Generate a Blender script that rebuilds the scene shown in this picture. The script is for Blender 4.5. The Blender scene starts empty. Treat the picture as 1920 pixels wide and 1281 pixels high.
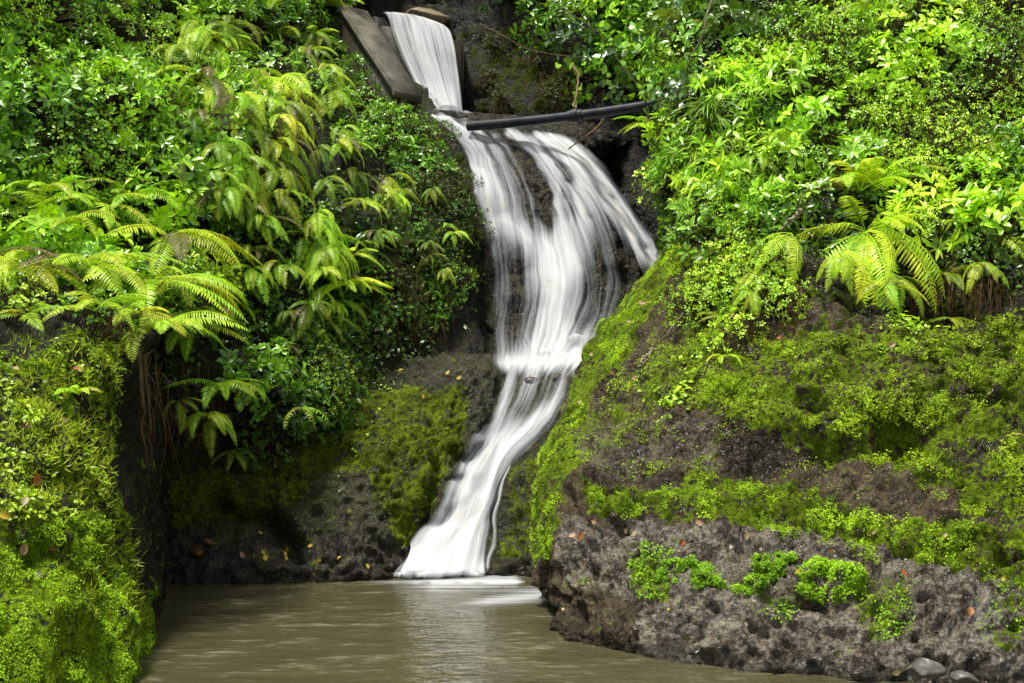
import bpy, math, random
import numpy as np
from mathutils import Vector, Matrix
from mathutils.bvhtree import BVHTree

random.seed(11)
rng = np.random.RandomState(7)
R = math.radians
F, CX, CY, H = 2400.0, 960.0, 640.5, 1.7          # focal length and centre of the view, eye height over the pool

def P(px, py, Y):
    return np.array(((px - CX) / F * Y, Y, H + (CY - py) / F * Y))

sc = bpy.context.scene
col = sc.collection

# ------------------------------------------------------------------ noise
def _hash(ix, iy, iz, seed):
    h = (ix.astype(np.uint32) * np.uint32(374761393) + iy.astype(np.uint32) * np.uint32(668265263)
         + iz.astype(np.uint32) * np.uint32(2147483647) + np.uint32((seed * 974711) & 0xffffffff))
    h = (h ^ (h >> np.uint32(13))) * np.uint32(1274126177)
    h = (h ^ (h >> np.uint32(16))) * np.uint32(2246822519)
    h = h ^ (h >> np.uint32(15))
    return (h & np.uint32(0xffffff)).astype(np.float64) / float(0xffffff)

def vnoise(p, seed=0):
    f = np.floor(p)
    i = f.astype(np.int64)
    t = p - f
    t = t * t * t * (t * (t * 6 - 15) + 10)
    out = 0
    for dx in (0, 1):
        wx = t[:, 0] if dx else 1 - t[:, 0]
        for dy in (0, 1):
            wy = t[:, 1] if dy else 1 - t[:, 1]
            for dz in (0, 1):
                wz = t[:, 2] if dz else 1 - t[:, 2]
                out = out + wx * wy * wz * _hash(i[:, 0] + dx, i[:, 1] + dy, i[:, 2] + dz, seed)
    return out * 2 - 1

def fbm(p, scale, octv=4, seed=0, ridge=False):
    out, a, s, tot = 0, 1.0, scale, 0
    for o in range(octv):
        n = vnoise(p * s + 17.3 * o + 100, seed + o)
        if ridge:
            n = 1 - 2 * np.abs(n)
        out = out + a * n
        tot += a
        a *= .5
        s *= 2.03
    return out / tot

def worley(p, seed=0):
    """distances to the nearest and second nearest cell point"""
    i = np.floor(p).astype(np.int64); f1 = np.full(len(p), 9.0); f2 = np.full(len(p), 9.0)
    for dx in (-1, 0, 1):
        for dy in (-1, 0, 1):
            for dz in (-1, 0, 1):
                c = i + np.array((dx, dy, dz))
                q = np.stack([c[:, k] + _hash(c[:, 0], c[:, 1], c[:, 2], seed + 7 * k) for k in range(3)], 1)
                d = np.linalg.norm(q - p, axis=1)
                f2 = np.minimum(f2, np.maximum(f1, d)); f1 = np.minimum(f1, d)
    return f1, f2

def pip(px, py, poly):
    inside = np.zeros(len(px), bool)
    n = len(poly)
    for k in range(n):
        x0, y0 = poly[k]
        x1, y1 = poly[(k + 1) % n]
        if y0 == y1:
            continue
        c = ((y0 > py) != (y1 > py)) & (px < (x1 - x0) * (py - y0) / (y1 - y0) + x0)
        inside ^= c
    return inside

# ------------------------------------------------------------------ meshes
def mk(name, V, faces, mat=None, parent=None, smooth=True, attrs=None, link=True, color=None, world=False):
    V = np.asarray(V, dtype=np.float32)
    me = bpy.data.meshes.new(name)
    faces = [np.asarray(f, dtype=np.int32) for f in faces if len(f)]
    me.vertices.add(len(V))
    me.vertices.foreach_set('co', V.ravel())
    loops = np.concatenate([f.ravel() for f in faces])
    sizes = np.concatenate([np.full(len(f), f.shape[1], np.int32) for f in faces])
    starts = np.concatenate([[0], np.cumsum(sizes)[:-1]]).astype(np.int32)
    me.loops.add(len(loops))
    me.loops.foreach_set('vertex_index', loops)
    me.polygons.add(len(sizes))
    me.polygons.foreach_set('loop_start', starts)
    me.update(calc_edges=True)
    me.validate()
    if smooth:
        me.polygons.foreach_set('use_smooth', np.ones(len(me.polygons), bool))
    for k, a in (attrs or {}).items():
        at = me.attributes.new(k, 'FLOAT', 'POINT')
        at.data.foreach_set('value', np.asarray(a, dtype=np.float32))
    if mat:
        me.materials.append(mat)
    if not link:
        return me
    return inst(name, me, parent, color, world)

def inst(name, me, parent=None, color=None, world=False):
    o = bpy.data.objects.new(name, me)
    col.objects.link(o)
    if parent:
        o.parent = parent
        if world: o.location = -parent.location
    if color:
        o.color = (*color, 1)
    return o

def empty(name, loc=(0, 0, 0)):
    o = bpy.data.objects.new(name, None)
    o.empty_display_size = .1
    o.location = loc
    col.objects.link(o)
    return o

def tag(o, label=None, cat=None, group=None, kind=None):
    if label: o['label'] = label
    if cat: o['category'] = cat
    if group: o['group'] = group
    if kind: o['kind'] = kind
    return o

def norm(a):
    a = np.asarray(a, float)
    return a / np.maximum(np.linalg.norm(a, axis=-1, keepdims=True), 1e-9)

class MB:
    """collects verts / tris / quads of one mesh"""
    def __init__(self):
        self.v, self.t, self.q, self.a, self.n = [], [], [], [], 0
    def add(self, V, tris=None, quads=None, a=0.5):
        V = np.asarray(V, float)
        self.v.append(V)
        if tris is not None and len(tris): self.t.append(np.asarray(tris) + self.n)
        if quads is not None and len(quads): self.q.append(np.asarray(quads) + self.n)
        self.a.append(np.broadcast_to(np.asarray(a, float), (len(V),)))
        self.n += len(V)
    def tube(self, pts, r0, r1=None, k=5, a=0.5, cap=False):
        pts = np.asarray(pts, float)
        n = len(pts)
        r = np.linspace(r0, r0 if r1 is None else r1, n)
        T = norm(np.gradient(pts, axis=0))
        ref = np.array((0.31, 0.17, 0.93))
        if abs(T[0] @ ref) > .9: ref = np.array((1., 0, 0))
        A = norm(np.cross(T, ref)); B = np.cross(T, A)
        th = np.arange(k) * 2 * math.pi / k
        V = pts[:, None] + r[:, None, None] * (np.cos(th)[None, :, None] * A[:, None] + np.sin(th)[None, :, None] * B[:, None])
        i = np.arange(n - 1)[:, None] * k; j = np.arange(k)[None]; j2 = (j + 1) % k
        Q = np.stack([i + j, i + j2, i + k + j2, i + k + j], -1).reshape(-1, 4)
        self.add(V.reshape(-1, 3), None, Q, a)
        if cap:
            for e, c in ((0, pts[0]), (n - 1, pts[-1])):
                ring = V[e]
                W = np.vstack([ring, c[None]])
                tr = [(m, (m + 1) % k, k) if e else ((m + 1) % k, m, k) for m in range(k)]
                self.add(W, tr, None, a)
    def leaves(self, tpl, pos, d, n, L, W, tint):
        tv, tt, tq = tpl
        pos = np.asarray(pos, float); N = len(pos)
        if N == 0: return
        d = norm(d); x = norm(np.cross(d, n)); n = np.cross(x, d)
        L = np.broadcast_to(L, (N,)); W = np.broadcast_to(W, (N,))
        V = (pos[:, None] + tv[None, :, 0, None] * (x * W[:, None])[:, None]
             + tv[None, :, 1, None] * (d * L[:, None])[:, None] + tv[None, :, 2, None] * (n * L[:, None])[:, None])
        off = (np.arange(N) * len(tv))[:, None, None]
        T = (tt[None] + off).reshape(-1, 3) if len(tt) else None
        Q = (tq[None] + off).reshape(-1, 4) if len(tq) else None
        self.add(V.reshape(-1, 3), T, Q, np.repeat(np.broadcast_to(tint, (N,)), len(tv)))
    def data(self):
        return np.concatenate(self.v), [np.concatenate(x) for x in (self.t, self.q) if x], {'tint': np.concatenate(self.a)}
    def build(self, name, mat, parent=None, smooth=True, link=True, color=None):
        V, f, a = self.data()
        return mk(name, V, f, mat, parent, smooth, a, link, color)

def A(*r): return np.array(r, float)
E4 = np.zeros((0, 4), int); E3 = np.zeros((0, 3), int)
# leaf templates: x across, y along, z off the blade
OVAL = (A((0, 0, 0), (-.32, .25, .05), (0, .25, .0), (.32, .25, .05), (-.5, .55, .06), (0, .55, -.02), (.5, .55, .06), (-.3, .82, .0), (0, .82, -.06), (.3, .82, .0), (0, 1, -.14)),
        np.array(((0, 2, 1), (0, 3, 2), (7, 8, 10), (8, 9, 10))), np.array(((1, 2, 5, 4), (2, 3, 6, 5), (4, 5, 8, 7), (5, 6, 9, 8))))
HEART = (A((0, .12, -.02), (-.36, 0, .04), (-.55, .3, .06), (-.4, .65, .03), (0, 1, -.12), (.4, .65, .03), (.55, .3, .06), (.36, 0, .04), (0, .5, -.03)),
         np.array(((0, 8, 1), (1, 8, 2), (2, 8, 3), (3, 8, 4), (4, 8, 5), (5, 8, 6), (6, 8, 7), (7, 8, 0))), E4)
LANCE = (A((0, 0, 0), (-.5, .3, .03), (.5, .3, .03), (-.38, .65, -.01), (.38, .65, -.01), (0, 1, -.1)),
         np.array(((0, 2, 1), (3, 4, 5))), np.array(((1, 2, 4, 3),)))
TINY = (A((0, 0, 0), (-.5, .55, .1), (0, 1, -.05), (.5, .55, .1)), np.array(((0, 2, 1), (0, 3, 2))), E4)
BLADE = (A((-.5, 0, 0), (.5, 0, 0), (-.42, .4, .06), (.42, .4, .06), (-.28, .75, .02), (.28, .75, .02), (0, 1, -.12)),
         np.array(((4, 5, 6),)), np.array(((0, 1, 3, 2), (2, 3, 5, 4))))

# ------------------------------------------------------------------ materials
def newmat(name):
    m = bpy.data.materials.new(name); m.use_nodes = True
    nt = m.node_tree; nt.nodes.clear()
    return m, nt, nt.nodes, nt.links
class NB:
    def __init__(self, nt): self.nt = nt
    def n(self, t, **kw):
        x = self.nt.nodes.new(t)
        for k, v in kw.items(): setattr(x, k, v)
        return x
    def l(self, a, b): self.nt.links.new(a, b)
    def val(self, sock, v):
        if isinstance(v, bpy.types.NodeSocket): self.l(v, sock)
        elif v is not None: sock.default_value = v
    def math(self, op, a, b=None, clamp=False):
        x = self.n('ShaderNodeMath', operation=op, use_clamp=clamp)
        self.val(x.inputs[0], a)
        if b is not None: self.val(x.inputs[1], b)
        return x.outputs[0]
    def mix(self, f, a, b, blend='MIX'):
        x = self.n('ShaderNodeMix', data_type='RGBA', blend_type=blend)
        self.val(x.inputs[0], f); self.val(x.inputs[6], a); self.val(x.inputs[7], b)
        return x.outputs[2]
    def ramp(self, f, stops, interp='LINEAR'):
        x = self.n('ShaderNodeValToRGB'); x.color_ramp.interpolation = interp
        e = x.color_ramp.elements
        while len(e) < len(stops): e.new(.5)
        for k, (p, c) in enumerate(stops):
            e[k].position = p; e[k].color = c if len(c) == 4 else (*c, 1)
        self.val(x.inputs[0], f)
        return x.outputs[0]
    def maprange(self, f, a, b, c=0, d=1, smooth=False):
        x = self.n('ShaderNodeMapRange')
        if smooth: x.interpolation_type = 'SMOOTHSTEP'
        self.val(x.inputs[0], f); x.inputs[1].default_value = a; x.inputs[2].default_value = b
        x.inputs[3].default_value = c; x.inputs[4].default_value = d
        return x.outputs[0]
    def noise(self, vec, scale, detail=4, rough=.55, dist=0):
        x = self.n('ShaderNodeTexNoise'); self.l(vec, x.inputs['Vector'])
        x.inputs['Scale'].default_value = scale; x.inputs['Detail'].default_value = detail
        x.inputs['Roughness'].default_value = rough; x.inputs['Distortion'].default_value = dist
        return x.outputs[0]
    def attr(self, name): return self.n('ShaderNodeAttribute', attribute_name=name).outputs['Fac']
    def bump(self, h, strength, dist, normal=None):
        x = self.n('ShaderNodeBump'); x.inputs['Strength'].default_value = strength; x.inputs['Distance'].default_value = dist
        self.l(h, x.inputs['Height'])
        if normal is not None: self.l(normal, x.inputs['Normal'])
        return x.outputs[0]

def leaf_mat(name, rough=.35, trans=.3, spec=.5, yellow=.5, coat=0):
    m, nt, N, L = newmat(name); b = NB(nt)
    oi = b.n('ShaderNodeObjectInfo')
    t = b.attr('tint')
    rnd = oi.outputs['Random']
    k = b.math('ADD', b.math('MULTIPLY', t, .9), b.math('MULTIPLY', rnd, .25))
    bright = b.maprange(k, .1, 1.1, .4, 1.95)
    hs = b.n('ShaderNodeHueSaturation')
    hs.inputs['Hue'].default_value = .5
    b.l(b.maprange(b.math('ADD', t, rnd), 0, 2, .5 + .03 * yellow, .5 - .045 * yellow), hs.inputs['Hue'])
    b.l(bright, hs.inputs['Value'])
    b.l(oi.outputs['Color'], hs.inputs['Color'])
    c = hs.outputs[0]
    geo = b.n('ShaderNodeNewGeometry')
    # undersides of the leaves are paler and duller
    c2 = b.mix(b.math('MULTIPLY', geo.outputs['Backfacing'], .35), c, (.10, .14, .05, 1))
    p = b.n('ShaderNodeBsdfPrincipled')
    b.l(c2, p.inputs['Base Color'])
    p.inputs['Roughness'].default_value = rough
    p.inputs['Specular IOR Level'].default_value = spec
    tr = b.n('ShaderNodeBsdfTranslucent')
    tc = b.mix(1.0, c, (1.5, 1.45, .5, 1), 'MULTIPLY')
    b.l(tc, tr.inputs['Color'])
    ms = b.n('ShaderNodeMixShader'); ms.inputs[0].default_value = trans
    b.l(p.outputs[0], ms.inputs[1]); b.l(tr.outputs[0], ms.inputs[2])
    out = b.n('ShaderNodeOutputMaterial'); b.l(ms.outputs[0], out.inputs[0])
    return m

def simple_mat(name, c1, c2, scale=6, rough=.7, bump=.4, dist=.01, detail=5, spec=.4):
    m, nt, N, L = newmat(name); b = NB(nt)
    tc = b.n('ShaderNodeTexCoord')
    n = b.noise(tc.outputs['Object'], scale, detail, .6)
    n2 = b.noise(tc.outputs['Object'], scale * 5, 3, .6)
    p = b.n('ShaderNodeBsdfPrincipled')
    b.l(b.mix(b.maprange(n, .3, .7), (*c1, 1), (*c2, 1)), p.inputs['Base Color'])
    b.l(b.maprange(n2, .3, .7, max(.05, rough - .2), min(1, rough + .15)), p.inputs['Roughness'])
    p.inputs['Specular IOR Level'].default_value = spec
    b.l(b.bump(b.math('ADD', n, b.math('MULTIPLY', n2, .4)), bump, dist), p.inputs['Normal'])
    out = b.n('ShaderNodeOutputMaterial'); b.l(p.outputs[0], out.inputs[0])
    return m

def rock_mat(name, dark, light, moss1, moss2, soil, wet=.3, pits=.5, film=.0):
    m, nt, N, L = newmat(name); b = NB(nt)
    tc = b.n('ShaderNodeTexCoord'); v = tc.outputs['Object']
    big = b.noise(v, 1.6, 5, .6); mid = b.noise(v, 7, 6, .65, .4); fine = b.noise(v, 30, 5, .65); grain = b.noise(v, 110, 3, .6)
    vo = b.n('ShaderNodeTexVoronoi', feature='F1'); vo.inputs['Scale'].default_value = 17
    b.l(b.mix(.12, v, b.n('ShaderNodeTexNoise').outputs[1]), vo.inputs['Vector'])
    pit = b.maprange(vo.outputs['Distance'], .0, .45)
    rk = b.mix(b.maprange(b.math('ADD', b.math('MULTIPLY', mid, .6), b.math('MULTIPLY', fine, .5)), .42, .72), (*dark, 1), (*light, 1))
    rk = b.mix(b.maprange(big, .42, .62, 0, .7), rk, (*[x * .55 for x in dark[:2]], dark[2] * .45, 1))
    rk = b.mix(b.math('MULTIPLY', b.attr('soil'), 1.0), rk, b.mix(fine, (*soil, 1), (soil[0] * .4, soil[1] * .5, soil[2] * .4, 1)))  # soil tint; on planted slopes deep shade between plants is put into its colour
    wetn = b.attr('lightness')
    rk = b.mix(b.math('MULTIPLY', wetn, b.maprange(b.math('ADD', b.math('MULTIPLY', fine, .5), b.math('MULTIPLY', mid, .5)), .44, .62)), rk, b.mix(grain, (.18, .16, .13, 1), (.64, .60, .53, 1)))
    pore = b.n('ShaderNodeTexVoronoi', feature='F1'); pore.inputs['Scale'].default_value = 42; b.l(v, pore.inputs['Vector'])
    rk = b.mix(b.math('MULTIPLY', b.maprange(pore.outputs['Distance'], .30, .12), b.maprange(mid, .42, .58)), rk, (.008, .006, .005, 1))
    ma = b.math('ADD', b.attr('moss'), b.math('MULTIPLY', b.math('SUBTRACT', fine, .5), 2.2))
    ma = b.math('ADD', ma, b.math('MULTIPLY', b.math('SUBTRACT', mid, .5), 2.4))
    mf = b.maprange(ma, .36, .62, smooth=True)
    mc = b.mix(b.maprange(b.math('ADD', b.math('MULTIPLY', grain, .5), b.math('MULTIPLY', fine, .6)), .43, .66), (*moss1, 1), (*moss2, 1))
    mc = b.mix(b.maprange(b.noise(v, 3.1, 3), .4, .7, 0, .75), mc, (moss1[0] * .9, moss1[1] * .75, moss1[2] * .8, 1))
    sx = b.n('ShaderNodeSeparateXYZ'); b.l(v, sx.inputs[0])
    wl = b.maprange(b.math('ADD', sx.outputs[2], b.math('MULTIPLY', b.math('SUBTRACT', mid, .5), .5)), .16, .03)     # dark wet band at the waterline
    rk = b.mix(b.math('MULTIPLY', wl, .75), rk, (.022, .018, .010, 1))
    c = b.mix(mf, rk, mc)
    p = b.n('ShaderNodeBsdfPrincipled')
    b.l(c, p.inputs['Base Color'])
    rr = b.maprange(b.noise(v, 22, 4, .7), .38, .62, wet * .35, wet * 1.5)
    rr = b.math('MULTIPLY', rr, b.maprange(wetn, 0, 1, 1.0, .75)); rr = b.math('MULTIPLY', rr, b.maprange(wl, 0, 1, 1, .5))
    b.l(b.math('ADD', rr, b.math('MULTIPLY', mf, .5), clamp=True), p.inputs['Roughness'])
    b.l(b.math('MULTIPLY', b.maprange(mf, 0, 1, 1, .2), b.maprange(wetn, 0, 1, .42, .85)), p.inputs['Specular IOR Level'])
    h1 = b.bump(mid, 1.0, .16)
    h2 = b.bump(b.math('ADD', b.math('MULTIPLY', fine, 1.0), b.math('MULTIPLY', pit, pits)), 1.0, .034, h1)
    h3 = b.bump(grain, .6, .012, h2)
    b.l(h3, p.inputs['Normal'])
    out = b.n('ShaderNodeOutputMaterial'); b.l(p.outputs[0], out.inputs[0])
    return m

M_glossy = leaf_mat('glossy_leaf', .28, .22, .8)
M_soft = leaf_mat('soft_leaf', .38, .27, .6)
M_fern = leaf_mat('fern_leaf', .42, .3, .4, .45)
M_moss = leaf_mat('moss_leaf', .6, .3, .25, .35)
M_dead = leaf_mat('fallen_leaf', .5, .15, .35, .2)
M_stem = simple_mat('woody_stem', (.05, .032, .015), (.12, .09, .04), 14, .7)
M_root = simple_mat('dry_root', (.09, .05, .022), (.22, .13, .06), 20, .75)
M_conc = simple_mat('weathered_concrete', (.035, .033, .022), (.17, .16, .125), 4, .75, .6, .015, 9, .3)
M_concd = simple_mat('damp_shaded_concrete', (.016, .014, .010), (.045, .040, .030), 3, .5, .5, .012, 7)  # also carries the shaded side of the wing wall in its colour
M_stone = simple_mat('grey_stone', (.045, .042, .038), (.17, .16, .145), 9, .45, .6, .012, 7, .5)
M_stoned = simple_mat('dark_wet_stone', (.02, .017, .015), (.09, .07, .055), 12, .25, .6, .01, 6, .6)
M_brownrock = simple_mat('brown_rock', (.09, .07, .035), (.27, .22, .13), 5, .6, .6, .02, 7)

# ------------------------------------------------------------------ terrain
def herm(C, per):
    """interpolate control rows C (n,m,3) along axis 0 with non-uniform Hermite spans"""
    n = len(C)
    d = np.linalg.norm(np.diff(C, axis=0), axis=2).mean(1) + 1e-6
    t = np.concatenate([[0], np.cumsum(d)])
    m = np.zeros_like(C)
    for k in range(n):
        if k == 0: m[k] = (C[1] - C[0]) / d[0]
        elif k == n - 1: m[k] = (C[-1] - C[-2]) / d[-1]
        else:
            s0 = (C[k] - C[k - 1]) / d[k - 1]; s1 = (C[k + 1] - C[k]) / d[k]
            m[k] = (s0 * d[k] + s1 * d[k - 1]) / (d[k] + d[k - 1])
    out = []
    for k in range(n - 1):
        c = max(2, int(round(d[k] / per)))
        u = np.arange(c)[:, None, None] / c
        h = d[k]
        out.append((2 * u**3 - 3 * u**2 + 1) * C[k] + (u**3 - 2 * u**2 + u) * h * m[k] + (-2 * u**3 + 3 * u**2) * C[k + 1] + (u**3 - u**2) * h * m[k + 1])
    out.append(C[-1:])
    return np.concatenate(out)

def blur(a, it=2):
    for _ in range(it):
        p = np.pad(a, 1, mode='edge')
        a = (p[:-2, 1:-1] + p[2:, 1:-1] + p[1:-1, :-2] + p[1:-1, 2:] + 2 * a) / 6
    return a

def gnormals(G):
    du = np.gradient(G, axis=1); dv = np.gradient(G, axis=0)
    n = norm(np.cross(dv, du))
    return n

def proj(V):
    y = np.maximum(V[..., 1], .3)
    return V[..., 0] / y * F + CX, CY - (V[..., 2] - H) / y * F

MASS = {}
def terrain(name, rows, per, amps, mat, moss=(), light=(), soil=(), dents=(), calm=(), cracks=(), label=None):
    C = np.array(rows, float)
    G = herm(C, per)
    G = herm(np.swapaxes(G, 0, 1).copy(), per)
    G = np.swapaxes(G, 0, 1).copy()
    nv, nu = G.shape[:2]
    n = gnormals(G)
    # make the normals look toward the camera side
    mid = G[nv // 2, nu // 2]
    if n[nv // 2, nu // 2] @ (np.array((0, 0, H)) - mid) < 0: n = -n; flip = True
    else: flip = False
    px, py = proj(G)
    pxf, pyf = px.ravel(), py.ravel()
    p = G.reshape(-1, 3)
    damp = np.ones(len(p))
    for poly, w in calm:
        damp = np.where(pip(pxf, pyf, poly), w, damp)
    damp = blur(damp.reshape(nv, nu), 3).ravel()
    disp = np.zeros(len(p))
    for sc_, am, oc, rd in amps:
        if rd in ('lump', 'hole'):
            wp = p + .25 / sc_ * np.stack([vnoise(p * sc_ * 1.7, k + 60) for k in range(3)], 1)
            f1, f2 = worley(wp * sc_ + 50, int(sc_))
            msk = np.clip(fbm(p, 1.3, 3, int(sc_) + 5) * 2.5 + oc, 0, 1)
            if rd == 'lump': disp += am * (np.minimum(f2 - f1, .5) * 2 - .5) * msk
            else: disp -= am * np.clip(1 - f1 / .45, 0, 1) ** .7 * msk
            continue
        q = fbm(p, sc_, oc, seed=int(sc_ * 10) + len(name), ridge=rd is True)
        disp += -am * np.clip(q - .12, 0, .6) * 2.5 if rd == 'pit' else am * q
    disp *= damp
    for x, y, rx, ry, dep in dents:
        disp -= dep * np.exp(-(((pxf - x) / rx) ** 2 + ((pyf - y) / ry) ** 2))
    for line, w, dep in cracks:
        best = np.full(len(p), 1e9)
        jx = pxf + 10 * vnoise(p * 6, 5); jy = pyf + 10 * vnoise(p * 6, 9)
        for (x0, y0), (x1, y1) in zip(line[:-1], line[1:]):
            t = np.clip(((jx - x0) * (x1 - x0) + (jy - y0) * (y1 - y0)) / ((x1 - x0) ** 2 + (y1 - y0) ** 2), 0, 1)
            best = np.minimum(best, np.hypot(jx - x0 - t * (x1 - x0), jy - y0 - t * (y1 - y0)))
        disp -= dep * np.exp(-(best / w) ** 2)
    G2 = G + n * disp.reshape(nv, nu, 1)
    n2 = gnormals(G2)
    if flip: n2 = -n2
    p2 = G2.reshape(-1, 3)
    jx = pxf + 34 * fbm(p, 2.5, 4, 31); jy = pyf + 30 * fbm(p, 2.5, 4, 47)
    def paint(regs, it):
        a = np.zeros(len(p))
        for poly, w in regs:
            if poly is None: a = np.maximum(a, w)
            else: a = np.where(pip(jx, jy, poly), w, a)
        return blur(a.reshape(nv, nu), it).ravel()
    at = {'moss': paint(moss, 2), 'lightness': paint(light, 2), 'soil': paint(soil, 3)}
    i = np.arange(nv * nu).reshape(nv, nu)
    Q = np.stack([i[:-1, :-1], i[:-1, 1:], i[1:, 1:], i[1:, :-1]], -1).reshape(-1, 4)
    if not flip: Q = Q[:, ::-1]
    # face winding check
    a, b_, c = p2[Q[:, 0]], p2[Q[:, 1]], p2[Q[:, 2]]
    fn = np.cross(b_ - a, c - a)
    if (fn * n2.reshape(-1, 3)[Q[:, 0]]).sum() < 0: Q = Q[:, ::-1].copy()
    o = mk(name, p2, [Q], mat, smooth=True, attrs=at)
    tag(o, kind='structure')
    MASS[name] = dict(V=p2, Q=Q, n=n2.reshape(-1, 3), o=o, at=at)
    return o

M_rb = rock_mat('pitted_boulder_rock', (.036, .025, .012), (.24, .18, .105), (.045, .075, .006), (.27, .42, .016), (.03, .026, .009), .21, .35)
M_lw = rock_mat('wet_black_rock', (.014, .012, .009), (.13, .115, .09), (.036, .054, .005), (.25, .33, .013), (.075, .09, .016), .2, .3)
M_ul = rock_mat('shaded_cliff_earth', (.008, .007, .004), (.04, .034, .02), (.02, .032, .004), (.08, .12, .010), (.009, .011, .004), .4, .3)  # earth coloured dark so gaps between plants read as deep shadow
M_lb = rock_mat('mossy_bank_earth', (.007, .006, .003), (.035, .030, .014), (.06, .11, .005), (.34, .54, .014), (.016, .02, .005), .45, .3)
M_cr = rock_mat('water_worn_rock', (.012, .010, .007), (.085, .074, .055), (.02, .03, .005), (.09, .12, .010), (.014, .012, .007), .2, .3)
M_bw = rock_mat('shade_toned_gorge_rock', (.005, .0045, .0025), (.022, .018, .010), (.018, .026, .003), (.11, .15, .010), (.006, .006, .003), .4, .3)  # rock colour darkened to stand in for shade of overhanging trees

# -- cliff on the left, running back to the weir
rows = []
for py, Y0, E, EY in ((-700, 12, 640, 15.2), (-300, 10.8, 645, 13.8), (0, 9.9, 640, 14.2), (110, 9.6, 672, 13.7), (165, 9.4, 725, 13.1), (212, 9.25, 800, 12.65), (330, 9.0, 880, 11.9),
                      (450, 8.8, 903, 11.6), (560, 8.6, 916, 11.35), (660, 8.5, 928, 11.15), (720, 8.4, 930, 11.0), (800, 8.3, 932, 10.8)):
    g = (EY - Y0) / E
    r = [P(px, py, Y0 + g * px * .8) for px in (-800, -400)]
    r += [P(t * E, py, Y0 + (EY - Y0) * t - .25 * math.sin(t * math.pi) * (1 if t < 1 else 0)) for t in (0, .25, .5, .7, .86, .96)]
    r += [P(E, py, EY + .2), P(E + 22, py, EY + .8), P(E + 20, py, EY + 2.4)]
    rows.append(r)
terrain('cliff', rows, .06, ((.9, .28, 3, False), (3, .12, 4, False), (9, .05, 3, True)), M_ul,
        moss=((None, .32), (((760, 170), (890, 320), (915, 470), (880, 500), (840, 360), (740, 220)), .62), (((820, 480), (930, 500), (930, 680), (820, 690)), .12)),
        soil=((None, .7), (((830, 480), (930, 480), (935, 690), (820, 690)), .0)),
        dents=((780, 120, 45, 50, .4), (640, 560, 60, 90, .25), (800, 560, 40, 80, .2), (430, 560, 60, 60, .3)))

# -- the wall beside the pool, its ledge and the bed of the lower cascade
cx_ = [120, 300, 420, 560, 700, 800, 870, 920, 980, 1040, 1100, 1200]
lw = [
    (676, [12.6] * 12), (688, [11.3] * 12),
    ([765, 762, 755, 742, 724, 708, 703, 712, 718, 720, 722, 722], [9.75, 9.8, 9.9, 10, 10.15, 10.2, 10.25, 10.35, 10.35, 10.35, 10.35, 10.35]),
    (800, [9.5, 9.6, 9.7, 9.72, 9.8, 9.85, 9.9, 10.1, 10.15, 10.1, 9.95, 9.9]),
    (900, [9.4, 9.42, 9.5, 9.5, 9.5, 9.48, 9.6, 9.78, 9.72, 9.55, 9.5, 9.5]),
    (1000, [9.35, 9.36, 9.3, 9.26, 9.3, 9.3, 9.42, 9.48, 9.42, 9.3, 9.3, 9.3]),
    (1045, [9.2, 9.16, 9.1, 9.1, 9.2, 9.22, 9.28, 9.33, 9.28, 9.2, 9.2, 9.2]),
    (1085, [9.1, 9.04, 9.0, 9.05, 9.12, 9.14, 9.2, 9.24, 9.2, 9.12, 9.1, 9.1]),
    (1200, [8.95] * 12)]
rows = []
for py, Y in lw:
    pys = py if isinstance(py, list) else [py] * 12
    rows.append([P(a, b_, c) for a, b_, c in zip(cx_, pys, Y)])
LOWER_BED = [(940, 700), (1080, 700), (1060, 780), (1010, 840), (960, 880), (930, 990), (925, 1090), (740, 1090), (800, 1030), (830, 950), (870, 860), (910, 790)]
terrain('rock_face', rows, .02, ((1.5, .12, 3, False), (5, .06, 4, True), (5, .07, .4, 'lump'), (12, .035, .4, 'lump'), (20, .02, 3, True)), M_lw,
        moss=((((560, 740), (700, 735), (870, 720), (900, 760), (850, 860), (800, 990), (760, 1010), (690, 960), (600, 900), (520, 880)), .66),
              (((310, 900), (560, 860), (620, 900), (540, 960), (430, 960), (330, 1010)), .56),
              (((740, 960), (800, 930), (790, 1010), (740, 1010)), .66),
              (((940, 880), (1020, 860), (1020, 1060), (940, 1050)), .46),
              (((500, 1000), (560, 960), (600, 900), (690, 900), (760, 1010), (800, 1090), (300, 1090), (300, 1030)), .08)),
        soil=((None, .35), (((300, 840), (600, 860), (640, 940), (560, 990), (300, 1000)), .8), (((300, 1020), (800, 1010), (800, 1120), (300, 1120)), .0)), calm=((LOWER_BED, .22),),
        dents=((1000, 960, 30, 90, -.08),),
        cracks=((((410, 945), (500, 965), (545, 1000), (560, 1045)), 16, .22), (((820, 870), (800, 960), (775, 1030)), 10, .12)))

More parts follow.
